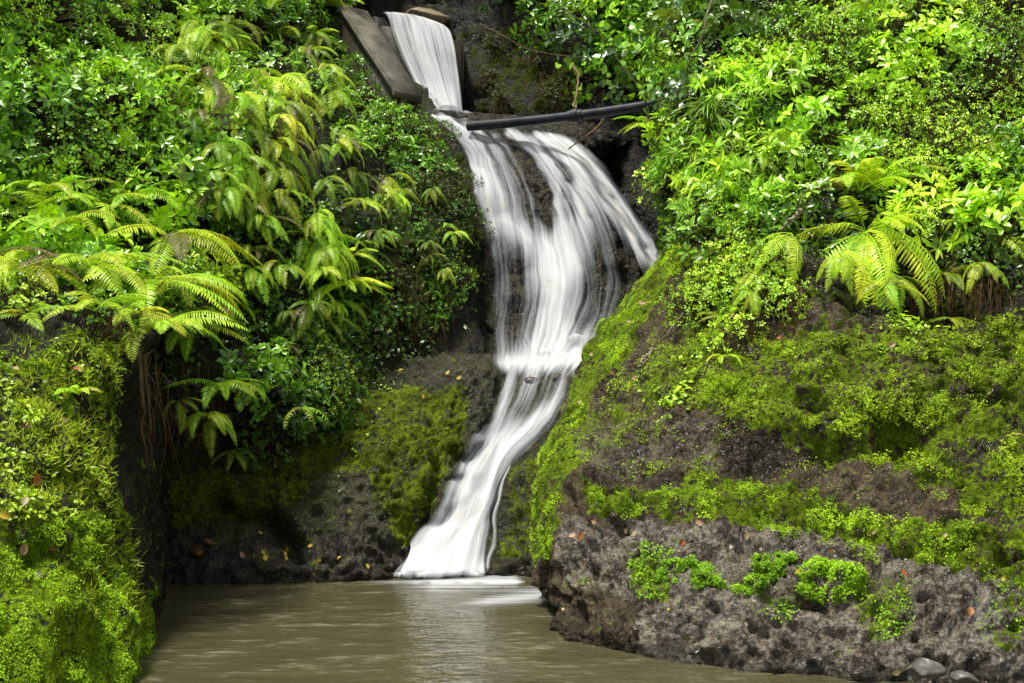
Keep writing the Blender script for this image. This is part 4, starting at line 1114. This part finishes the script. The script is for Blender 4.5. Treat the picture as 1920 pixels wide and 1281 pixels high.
cover('creeping_leaves', ['cliff'], [([(790, 245), (885, 330), (905, 470), (890, 540), (820, 520), (720, 250)], 1), ([(560, 590), (680, 600), (680, 800), (580, 800)], 1)], 3500, .018, .034, .75, (.13, .21, .012), 'small creeping leaves on the cliff edge beside the middle cascade', 'ground cover', 8, tpl=OVAL, lift=.06, mat=M_soft, cut=-.2)
cover('moss', ['rock_face'], [([(560, 740), (700, 735), (860, 720), (840, 860), (800, 990), (760, 1010), (690, 960), (600, 830), (540, 860)], .8), ([(400, 860), (560, 860), (540, 960), (330, 940)], .25), ([(940, 880), (1020, 860), (1020, 1060), (940, 1050)], .6)], 9000, .008, .016, .75, (.13, .20, .008),
      'dark green moss on the wet wall left of the lowest cascade', 'moss', 9, lift=.015, patch=3.5, cut=.0)
cover('creeping_leaves', ['rock_face', 'cliff'], [([(580, 800), (670, 800), (690, 900), (640, 920), (590, 880)], 1), ([(640, 740), (730, 740), (720, 800), (640, 790)], .8), ([(700, 850), (760, 860), (750, 920), (700, 900)], .6), ([(680, 690), (770, 680), (760, 730), (690, 730)], 1), ([(560, 850), (600, 860), (590, 930), (560, 920)], .8)],
      3200, .015, .03, .8, (.18, .32, .012), 'bright little creeping leaves dotted over the wet wall left of the cascade', 'ground cover', 10, tpl=OVAL, lift=.03, mat=M_soft, cut=-.05, patch=4)
cover('moss', ['stream_bank'], [(LB_MOSS, 1)], 24000, .006, .013, .7, (.30, .50, .013), 'thick bright moss low on the near left bank', 'moss', 11, lift=.035, cut=-.3)
cover('moss', ['stream_bank'], [([(205, 860), (300, 860), (300, 1240), (262, 1180), (225, 1000)], 1)], 1500, .011, .02, .75, (.11, .15, .008), 'sparse moss on the dark flank of the near left bank', 'moss', 12, lift=.02, cut=.05)
# grass over the near bank
p, n, r = scatter(['stream_bank'], [([(-200, 620), (225, 640), (215, 800), (215, 960), (150, 990), (-200, 990)], 1), ([(140, 980), (250, 980), (265, 1180), (170, 1150)], .25)], 2600, 21, 20, 2.5, -.3)
k = len(p)
m = MB(); d = norm(n * .6 + np.array((0, -.1, .45)) + r.normal(size=(k, 3)) * .5); L = r.uniform(.025, .065, k)
m.leaves(BLADE, p, d, norm(np.cross(d, r.normal(size=(k, 3)))), L, L * .11, np.clip(.5 + r.normal(size=k) * .25, 0, 1))
o = m.build('grass', M_soft, smooth=False, color=(.46, .60, .05)); tag(o, 'fine bright grass on the face of the near left bank', 'grass', kind='stuff')
cover('ground_cover', ['stream_bank'], [([(-200, 600), (225, 640), (215, 980), (-200, 990)], 1)], 2600, .016, .034, .55, (.34, .50, .018), 'small creeping herbs among the grass of the near left bank', 'ground cover', 22, tpl=OVAL, lift=.05, mat=M_soft, cut=-.2)
# grass tufts on the right slope
for px, py, sz in ((1335, 225, 100), (1345, 290, 95), (1375, 215, 80), (1300, 300, 70)):
    p0, n0 = hit(px, py)
    s_ = sz / F * p0[1]
    k = 70; r = np.random.RandomState(px)
    d = norm(np.array((0, -.5, .6)) + r.normal(size=(k, 3)) * .45)
    m = MB()
    for q in range(k):
        L = s_ * r.uniform(.6, 1.2); pts = np.zeros((3, 3)) + r.normal(size=3) * .03
        m.leaves(BLADE, [pts[0]], [d[q]], [norm(np.cross(d[q], r.normal(size=3)))], L * .6, .011, r.uniform(.3, .9))
        m.leaves(BLADE, [pts[0] + d[q] * L * .42], [norm(d[q] + np.array((0, -.3, -1.0)))], [norm(np.array((0, -.6, .6)) + r.normal(size=3) * .3)], L * .6, .010, r.uniform(.3, .9))
    o = m.build('grass_tuft', M_soft, color=(.2, .32, .03)); o.location = p0 + n0 * .12
    PLANTS.append((o, 'long-bladed grass tuft', px, py, 'grass'))
# moss cushions low on the boulder
for blobs, lab in ((((1262, 1068, 36, 28), (1300, 1058, 34, 30), (1318, 1088, 30, 22), (1252, 1090, 24, 16)), 'leftmost of the row of bright moss cushions low on the right boulder'),
                   (((1352, 1098, 30, 18), (1382, 1104, 26, 16), (1338, 1086, 18, 14)), 'second cushion from left in the bright moss row low on the boulder'),
                   (((1432, 1062, 34, 28), (1462, 1048, 36, 20), (1424, 1092, 40, 26), (1500, 1050, 40, 16)), 'third cushion from left in the bright moss row low on the boulder'),
                   (((1540, 1080, 58, 42), (1585, 1090, 46, 40), (1520, 1110, 44, 26), (1610, 1100, 34, 26), (1570, 1122, 40, 20)), 'largest and rightmost of the bright moss cushions low on the right boulder')):
    r = np.random.RandomState(int(blobs[0][0])); m = MB(); PP, NN, TT = [], [], []
    sub = []
    for bx, by, brx, bry in blobs:
        for _ in range(4):
            q = r.uniform(.28, .6); sub.append((bx + brx * r.uniform(-.6, .6), by + bry * r.uniform(-.5, .5), brx * q, bry * q))
    for bx, by, brx, bry in sub:
        for _ in range(int(brx * bry * 1.8)):
            rad = math.sqrt(r.uniform()); th = r.uniform(0, 6.283)
            x, y = bx + brx * rad * math.cos(th), by + bry * rad * math.sin(th)
            h, n = hit(x, y)
            if h is None: continue
            dome = math.sqrt(max(0, 1 - rad * rad))
            tow = norm(n * .5 + np.array((0, -1, .35)))
            PP.append(h + tow * (dome * .0017 * bry + .006) * r.uniform(.55, 1.05)); NN.append(norm(tow + np.array((math.cos(th) * rad, 0, -math.sin(th) * rad)) * 1.1))
            TT.append(.42 - .38 * rad * math.sin(th) + .15 * dome)
    PP, NN, TT = np.array(PP), np.array(NN), np.array(TT); k = len(PP)
    PP = PP + NN * (.045 * fbm(PP, 16, 3, 5))[:, None]; keep = fbm(PP, 20, 3, 8) > -.12; PP, NN, TT = PP[keep], NN[keep], TT[keep]; k = len(PP)
    c0 = PP.mean(0)
    m.leaves(TINY, PP - c0, norm(NN * .5 + r.normal(size=(k, 3)) * .7 + np.array((0, 0, -.3))), norm(NN + np.array((0, 0, .4)) + r.normal(size=(k, 3)) * .35), r.uniform(.010, .020, k), .010, np.clip(TT + r.normal(size=k) * .16, 0, 1))
    o = m.build('moss_cushion', M_moss, smooth=False, color=(.20, .38, .016)); o.location = c0
    tag(o, lab, 'moss', 'bright moss cushions on the boulder')

# ------------------------------------------------------------------ roots, twigs, fallen leaves
def hang_roots(poly, count, label, seed, l0, l1, masses_ok=None):
    r = np.random.RandomState(seed); m = MB(); poly = np.array(poly, float); k = 0
    x0, y0 = poly.min(0); x1, y1 = poly.max(0)
    while k < count:
        q = (r.uniform(x0, x1), r.uniform(y0, y1))
        if not pip(np.array([q[0]]), np.array([q[1]]), poly)[0]: continue
        k += 1
        p, n = hit(*q)
        if p is None: continue
        L = r.uniform(l0, l1); a = p + n * r.uniform(.02, .16)
        b_ = a + np.array((r.normal() * .08, -.05, -.5)) * L; c = b_ + np.array((r.normal() * .10, r.normal() * .05, -.5)) * L
        m.tube(rs([p, a, b_, c], 9), r.uniform(.0015, .004), .001, 3, .5)
    o = m.build('hanging_roots', M_root); tag(o, label, 'roots', kind='stuff')
hang_roots([(1640, 470), (1900, 490), (1900, 560), (1680, 560)], 130, 'brown hanging roots under the shrubs at the right edge', 1, .12, .4)
hang_roots([(1400, 520), (1520, 540), (1500, 630), (1400, 620)], 130, 'reddish dry roots left of the large drooping fern', 2, .1, .3)
hang_roots([(230, 640), (420, 680), (400, 800), (260, 800)], 110, 'dark dangling roots under the ferns of the left bank', 3, .15, .5)
hang_roots([(700, 480), (840, 520), (840, 620), (720, 640)], 90, 'thin dark roots hanging down the cliff left of the middle cascade', 4, .2, .6)
hang_roots([(960, 90), (1090, 90), (1090, 170), (980, 170)], 40, 'thin bare vines hanging on the gorge wall above the pipe', 5, .2, .5)

def twig(pts, r0, r1, label, mat=M_stem, name='twig', cat='branch', dz=.0, k=6):
    W = []
    for q in pts:
        if len(q) == 3: W.append(P(*q))
        else:
            h, n = hit(*q); W.append(h + n * .02)
    W = np.array(W); o0 = W[0].copy()
    m = MB(); m.tube(rs(W - o0, 14) + np.random.RandomState(len(label)).normal(size=(14, 3)) * r0 * .5, r0, r1, k, .5, True)
    o = m.build(name, mat); o.location = o0; tag(o, label, cat); return o
M_pale = simple_mat('bleached_wood', (.16, .13, .09), (.34, .29, .22), 12, .75)
twig([(1142, 205, 12.05), (1125, 232, 12.0), (1100, 256, 11.9), (1066, 278, 11.95)], .011, .006, 'bare brown branch slanting below the black pipe toward the cascade', M_root)
twig([(1302, 560), (1275, 600), (1242, 640)], .008, .004, 'long thin twig lying on the mossy slope of the right boulder', M_pale)
twig([(1226, 660), (1212, 674), (1200, 690)], .011, .008, 'short pale stick lying on the moss beside the lower cascades', M_pale)
twig([(1224, 664), (1206, 690)], .006, .005, 'thin stick crossing the short pale stick on the boulder', M_pale)
twig([(1502, 396, 8.95), (1484, 412, 8.95), (1464, 430, 9.0)], .016, .013, 'broken pale stick poking out left of the large drooping fern', M_pale)
twig([(1336, -10, 10.8), (1318, 60, 10.8), (1290, 120, 11.0), (1262, 170, 11.2)], .010, .006, 'slender pale stem slanting down at the top of the right slope', M_pale, 'vine_stem', 'stem')
twig([(1010, -20, 12.9), (1060, 20, 12.7), (1130, 70, 12.6), (1180, 140, 12.4), (1240, 210, 11.8)], .006, .004, 'long thin vine stem crossing the climbers above the pipe', M_stem, 'vine_stem', 'stem')
twig([(900, 45, 13.4), (940, 65, 13.3), (1000, 95, 13.2), (1100, 108, 13.0)], .007, .004, 'thin horizontal vine stem reaching left over the dark gorge wall', M_stem, 'vine_stem', 'stem')
twig([(1075, 120, 12.9), (1085, 150, 12.6), (1078, 185, 12.2), (1082, 215, 12.1)], .013, .010, 'brown dry vine dangling down onto the pipe coupling', M_root, 'vine_stem', 'stem')
for q, (x0, x1) in enumerate(((262, 270), (274, 280), (290, 284))):
    p0, _ = hit(x0, 690)
    twig([(x0, 660, p0[1] - .1), (x0 + 4, 730, p0[1] - .16), (x1, 800, p0[1] - .14), (x1 + 3, 870, p0[1] - .08)], .016 - .003 * q, .007, ('thick', 'middle', 'thin')[q] + ' dark root hanging under the ferns of the left bank', M_stem, 'hanging_root', 'root')

DL = dict(o=(.30, .11, .025), p=(.34, .21, .13), y=(.42, .32, .03), b=(.12, .06, .025), g=(.15, .13, .11), c=(.38, .31, .17), r=(.34, .07, .015))
DN = dict(o='orange', p='pale pink', y='yellow', b='brown', g='grey', c='cream', r='red orange')
def dead_proto(seed):
    r = np.random.RandomState(seed); nx, ny = 5, 9; V = []
    curl = r.uniform(-.4, .5); fold = r.uniform(.1, .5)
    for j in range(ny):
        t = j / (ny - 1); w = .34 * math.sin(math.pi * min(1, t * .94 + .05)) ** .75
        for k in range(nx):
            u = (k / (nx - 1) - .5) * 2
            V.append((u * w, t, fold * abs(u) * w + curl * (t - .5) ** 2 * 1.4 + r.normal() * .012))
    i_ = np.arange(nx * ny).reshape(ny, nx)
    Q = np.stack([i_[:-1, :-1], i_[:-1, 1:], i_[1:, 1:], i_[1:, :-1]], -1).reshape(-1, 4)
    V = np.array(V) - np.array((0, .5, 0))
    m = MB(); m.add(V, None, Q, .5); m.tube([(0, -.5, .03), (0, -.62, .02), (.03, -.75, .03)], .018, .012, 4, .3)
    return m.build('fallen_leaf', M_dead, link=False)
DEAD = [dead_proto(s_) for s_ in range(6)]
FALL = [(2, 970, 34, 'y'), (60, 897, 34, 'o'), (45, 946, 28, 'c'), (40, 1026, 30, 'p'), (96, 1024, 20, 'b'), (76, 1084, 26, 'g'), (42, 802, 30, 'b'), (372, 1030, 30, 'b'), (388, 1024, 30, 'b'), (380, 1040, 22, 'o'), (452, 1040, 18, 'p'),
        (490, 1040, 16, 'y'), (500, 1052, 20, 'y'), (528, 1038, 14, 'y'), (530, 1050, 14, 'y'), (545, 1030, 12, 'y'), (585, 1026, 14, 'y'), (600, 1046, 12, 'y'), (486, 1006, 12, 'y'), (640, 1052, 12, 'y'), (752, 700, 12, 'y'), (842, 704, 14, 'y'), (860, 712, 14, 'y'),
        (683, 1066, 16, 'y'), (790, 745, 12, 'y'), (700, 722, 12, 'y'), (1120, 671, 16, 'c'), (1205, 578, 18, 'p'), (1270, 568, 18, 'p'), (1185, 612, 14, 'p'), (1150, 700, 12, 'o'), (1195, 712, 16, 'p'), (1090, 760, 12, 'c'),
        (1093, 1006, 24, 'o'), (1076, 1007, 18, 'p'), (1116, 980, 20, 'p'), (1180, 992, 16, 'p'), (1188, 1000, 16, 'c'), (1275, 1018, 22, 'r'), (1311, 985, 20, 'p'), (1400, 1002, 20, 'c'), (1650, 1003, 20, 'c'), (1672, 650, 22, 'p'), (1506, 1074, 18, 'y'),
        (1815, 1151, 26, 'o'), (1691, 1074, 20, 'o'), (1732, 1080, 16, 'c'), (1676, 1255, 24, 'c'), (1620, 1000, 12, 'p'), (1560, 1030, 12, 'o'), (1465, 640, 16, 'o'), (1310, 640, 16, 'b'), (1350, 610, 16, 'p'), (105, 384, 26, 'r'), (1860, 70, 24, 'r'), (1830, 166, 26, 'b'),
        (240, 212, 26, 'r'), (212, 28, 18, 'o'), (310, 245, 24, 'r'), (365, 262, 22, 'p'), (1000, 712, 10, 'o'), (1060, 1150, 12, 'c'), (1395, 1170, 12, 'c'), (1260, 1150, 10, 'y'), (1770, 1010, 14, 'c'), (1880, 1090, 14, 'y'), (145, 700, 22, 'o'), (115, 790, 20, 'p'), (170, 900, 18, 'b'), (30, 700, 20, 'c')]
for px, py, sz, c in FALL:
    p0, n0 = hit(px, py)
    if p0 is None: continue
    if p0[2] < .02: continue
    o = inst('fallen_leaf', random.choice(DEAD), None, DL[c])
    lift = .05 if py < 700 else .03
    z = n0 + np.array((0, -.35, .25))
    frame(o, p0 + n0 * lift, z, random.uniform(0, 6.28), sz * .72 / F * p0[1])
    PLANTS.append((o, DN[c] + ' fallen leaf', px, py, 'leaf'))
# litter floating along the foot of the wall
m = MB(); r = np.random.RandomState(5)
k = 120; px = r.uniform(305, 500, k); py = 1087 + r.normal(size=k) * 2.0 - (px - 400) * .01
q = np.array([P(a, b_, (H - .008) * F / (b_ - CY)) for a, b_ in zip(px, py)])
an = r.uniform(0, 6.28, k)
m.leaves(LANCE, q, np.stack([np.cos(an), np.sin(an) * .6, 0 * an], 1), np.array((0, 0, 1.)) + r.normal(size=(k, 3)) * .1, r.uniform(.03, .09, k), .016, r.uniform(0, 1, k))
o = m.build('floating_litter', M_dead, color=(.36, .25, .09)); tag(o, 'line of floating leaf litter along the foot of the left wall', 'leaf litter', kind='stuff')

# ------------------------------------------------------------------ labels: each plant is named by its look and by what it stands beside
LM = [(40, 30, 'in the top left corner'), (180, 20, 'at the top right of the left corner'), (320, 20, 'along the top edge above the hanging ferns'), (480, 30, 'at the top left of the concrete wall'),
      (600, 40, 'at the left end of the concrete wall'), (690, 200, 'below the lower end of the concrete wall'), (60, 150, 'high at the left photo edge'), (200, 150, 'on the upper left slope'), (310, 160, 'left of the hanging fern row'),
      (400, 120, 'at the upper end of the hanging fern row'), (450, 230, 'halfway down the hanging fern row'), (540, 220, 'in the bright ferns left of the cliff edge'), (40, 280, 'at the left photo edge above the fern bank'),
      (190, 290, 'in the middle of the left slope'), (330, 320, 'below the brown dead fronds on the left slope'), (400, 400, 'at the lower end of the hanging fern row'), (510, 350, 'on the dark left cliff beneath the bright fern'),
      (640, 290, 'on the left cliff under the concrete wall'), (770, 260, 'at the cliff edge beside the top splash'), (870, 350, 'at the cliff edge beside the upper cascade'), (700, 390, 'in the fern group left of the middle cascade'),
      (800, 440, 'on the dark cliff left of the middle cascade'), (870, 500, 'on the bare edge left of the middle cascade'), (780, 580, 'above the left ledge by the middle cascade'), (60, 420, 'on the left bank top by the photo edge'),
      (190, 440, 'at the crown of the near left bank'), (290, 470, 'at the right crown of the near left bank'), (470, 470, 'on the dark cliff right of the fern bank'), (590, 470, 'halfway up the left cliff'),
      (640, 550, 'on the left cliff above the bright creepers'), (40, 570, 'at the left photo edge on the fern bank'), (160, 590, 'in the middle of the fern bank'), (270, 590, 'at the right of the fern bank'), (370, 600, 'overhanging the dark hollow on the left'),
      (500, 590, 'on the dark cliff above the mossy wall'), (630, 680, 'in the bright creeper patch above the mossy wall'), (390, 740, 'over the lower dark hollow on the left'), (320, 830, 'at the bottom of the dark hollow on the left'),
      (480, 800, 'at the upper rim of the wet wall'), (570, 790, 'on the rim of the mossy wall'), (80, 720, 'on the grassy face of the near left bank'), (70, 900, 'in the hollow of the near left bank'), (60, 1050, 'on the bright moss of the near left bank'),
      (390, 1030, 'on the black rock left at the waterline'), (520, 1040, 'on the black rock under the mossy wall'), (640, 1040, 'on the black rock near the lowest cascade'), (780, 710, 'on the ledge left of the cascades'), (740, 20, 'above the weir at the top'),
      (900, 20, 'at the top right of the weir'), (940, 140, 'on the gorge wall right of the top curtain'), (1040, 170, 'on the mossy gorge wall above the pipe'), (1010, 40, 'at the top over the dark gorge wall'), (1100, 80, 'above the middle of the pipe'),
      (1180, 60, 'at the top above the right pipe end'), (1200, 160, 'just above the right end of the pipe'), (1270, 40, 'at the top between gorge and right slope'), (1260, 230, 'at the left edge of the right slope'), (1390, 40, 'at the top left of the right slope'),
      (1340, 180, 'beside the long grass on the right slope'), (1340, 290, 'below the long grass on the right slope'), (1290, 400, 'right of the middle cascade'), (1480, 110, 'on the upper right slope'), (1600, 60, 'near the top of the right slope'),
      (1740, 30, 'along the top edge at right'), (1880, 50, 'in the top right corner'), (1500, 220, 'in the middle of the right slope'), (1450, 330, 'left above the large drooping fern'), (1620, 200, 'high above the large drooping fern'), (1600, 330, 'just above the large drooping fern'),
      (1750, 180, 'on the right slope beyond the large fern'), (1880, 190, 'high at the right photo edge'), (1760, 320, 'right above the large drooping fern'), (1890, 330, 'at the right photo edge above the roots'), (1750, 440, 'right of the large drooping fern'),
      (1890, 450, 'at the right photo edge beside the roots'), (1590, 450, 'at the centre of the right bank'), (1500, 470, 'left of the large drooping fern'), (1390, 450, 'on the crest of the right boulder'), (1380, 570, 'over the slope of the right boulder'),
      (1620, 570, 'under the large drooping fern'), (1790, 560, 'under the hanging roots at right'), (1240, 590, 'on the mossy slope of the right boulder'), (1140, 690, 'on the boulder edge beside the lower cascade'), (1480, 660, 'on the lacy leaves of the right boulder'),
      (1680, 660, 'under the overhang on the right'), (1100, 990, 'on bare rock at the left of the right boulder'), (1190, 995, 'on bare rock under the moss band'), (1300, 1000, 'above the bright moss cushions'), (1400, 1000, 'between moss band and cushions'), (1510, 1075, 'on the bright moss cushions'),
      (1650, 1000, 'on the moss band at right'), (1710, 1075, 'beside the round hole in the boulder'), (1820, 1150, 'low on the boulder at the right edge'), (1680, 1250, 'beside the grey stone at the waterline'), (1300, 1160, 'on the pitted rock near the waterline'),
      (1900, 800, 'on the lacy leaves at the right edge'), (1350, 700, 'over the dark recess of the right boulder')]
LM += [(1560, 130, 'on the bright upper right slope'), (1680, 130, 'right of the slope centre near the top'), (1820, 120, 'below the top right corner'), (1940, 120, 'at the photo edge below the top right corner'),
       (1420, 230, 'right of the long grass'), (1560, 260, 'in the middle of the right slope'), (1680, 260, 'above and right of the large fern'), (1820, 250, 'on the right slope near the photo edge'), (1930, 270, 'at the right photo edge halfway down the slope'),
       (1820, 390, 'above the hanging roots at right'), (1700, 390, 'right beside the large drooping fern'), (1520, 330, 'just left above the large fern'), (1400, 390, 'on the slope above the right boulder'), (1930, 400, 'at the right photo edge over the roots'),
       (-110, -110, 'beyond the top left corner'), (-110, 40, 'beyond the left edge near the top'), (-130, 280, 'beyond the left edge above the fern bank'), (480, -110, 'above the top edge left of the wall'), (1700, -120, 'above the top edge at right'),
       (1990, -100, 'beyond the top right corner'), (1560, -90, 'above the top edge over the right slope'), (1250, -110, 'above the top edge over the gorge'), (30, -70, 'above the top edge near the left corner'), (2040, 60, 'beyond the right edge near the top'),
       (110, 90, 'below the top left corner'), (260, 90, 'high on the left slope'), (120, 220, 'on the left slope near the photo edge'), (260, 230, 'in the upper middle of the left slope'), (120, 340, 'just above the fern bank'), (250, 350, 'above the right half of the fern bank'),
       (720, 470, 'on the dark cliff below the small ferns'), (750, 340, 'on the cliff below the concrete wall'), (560, 620, 'beside the bright creepers'), (1440, 520, 'left below the large drooping fern'), (1350, 500, 'on the crest over the mossy slope')]
groups = {}
for o, look, px, py, cat in PLANTS:
    dd = [(px - a) ** 2 + ((py - b_) * 1.2) ** 2 for a, b_, _ in LM]
    groups.setdefault((look, int(np.argmin(dd))), []).append((o, px, py, cat))
ORD = ['first', 'second', 'third', 'fourth', 'fifth', 'sixth', 'seventh', 'eighth', 'ninth', 'tenth', 'eleventh', 'twelfth', 'thirteenth', 'fourteenth', 'fifteenth', 'sixteenth']
GRP = {}
for (look, li), mem in groups.items():
    place = LM[li][2]
    xs_ = [q[1] for q in mem]; ys_ = [q[2] for q in mem]
    byx = (max(xs_) - min(xs_)) >= (max(ys_) - min(ys_))
    mem.sort(key=lambda q: q[1] if byx else q[2])
    for k, (o, px, py, cat) in enumerate(mem):
        n = len(mem)
        if n == 1: lab = f'{look} {place}'
        elif n == 2: lab = f"{('left' if k == 0 else 'right') if byx else ('upper' if k == 0 else 'lower')} {look} {place}"
        elif k == 0: lab = f"{'leftmost' if byx else 'topmost'} {look} {place}"
        elif k == n - 1: lab = f"{'rightmost' if byx else 'lowest'} {look} {place}"
        else: lab = f"{ORD[min(k, 15)]} {look} from {'left' if byx else 'top'} {place}"
        tag(o, lab, cat, {'fern': 'ferns on the banks', 'shrub': 'shrubs on the slopes', 'plant': 'leafy plants on the slopes', 'vine': 'vines over the gorge wall', 'leaf': 'fallen leaves on rock and moss', 'grass': 'grass tufts on the right slope'}[cat])

# ------------------------------------------------------------------ light and camera
SUN_EL, SUN_AZ = R(74), R(235)         # from behind the camera, high and a little to the left
w = bpy.data.worlds.new('World'); sc.world = w; w.use_nodes = True
nt = w.node_tree; b = NB(nt)
sky = b.n('ShaderNodeTexSky'); sky.sky_type = 'NISHITA'; sky.sun_disc = False
sky.sun_elevation = SUN_EL; sky.sun_rotation = SUN_AZ
sky.air_density = 1.0; sky.dust_density = 4.0; sky.ozone_density = 1.0
bg = nt.nodes['Background']; bg.inputs[1].default_value = .15
hs = b.n('ShaderNodeHueSaturation'); hs.inputs['Saturation'].default_value = .18
b.l(sky.outputs[0], hs.inputs['Color']); b.l(hs.outputs[0], bg.inputs[0])
sun = bpy.data.lights.new('sun', 'SUN'); sun.energy = 5.0; sun.angle = R(7); sun.color = (1, .95, .82)
so = bpy.data.objects.new('sun', sun); col.objects.link(so)
sd = Vector((math.sin(SUN_AZ) * math.cos(SUN_EL), math.cos(SUN_AZ) * math.cos(SUN_EL), math.sin(SUN_EL)))
so.rotation_euler = sd.to_track_quat('Z', 'Y').to_euler(); so.location = sd * 40
cam = bpy.data.cameras.new('camera'); cam.sensor_width = 36; cam.lens = 36 * F / 1920; cam.clip_start = .05; cam.clip_end = 2000
co = bpy.data.objects.new('camera', cam); col.objects.link(co); co.location = (0, 0, H); co.rotation_euler = (R(90), 0, 0)
sc.camera = co
sc.view_settings.view_transform = 'Standard'; sc.view_settings.look = 'None'; sc.view_settings.exposure = 0; sc.view_settings.gamma = 1
sc.render.engine = 'CYCLES'
sc.cycles.max_bounces = 6; sc.cycles.diffuse_bounces = 2; sc.cycles.glossy_bounces = 2; sc.cycles.transmission_bounces = 2; sc.cycles.transparent_max_bounces = 16
sc.cycles.use_denoising = True
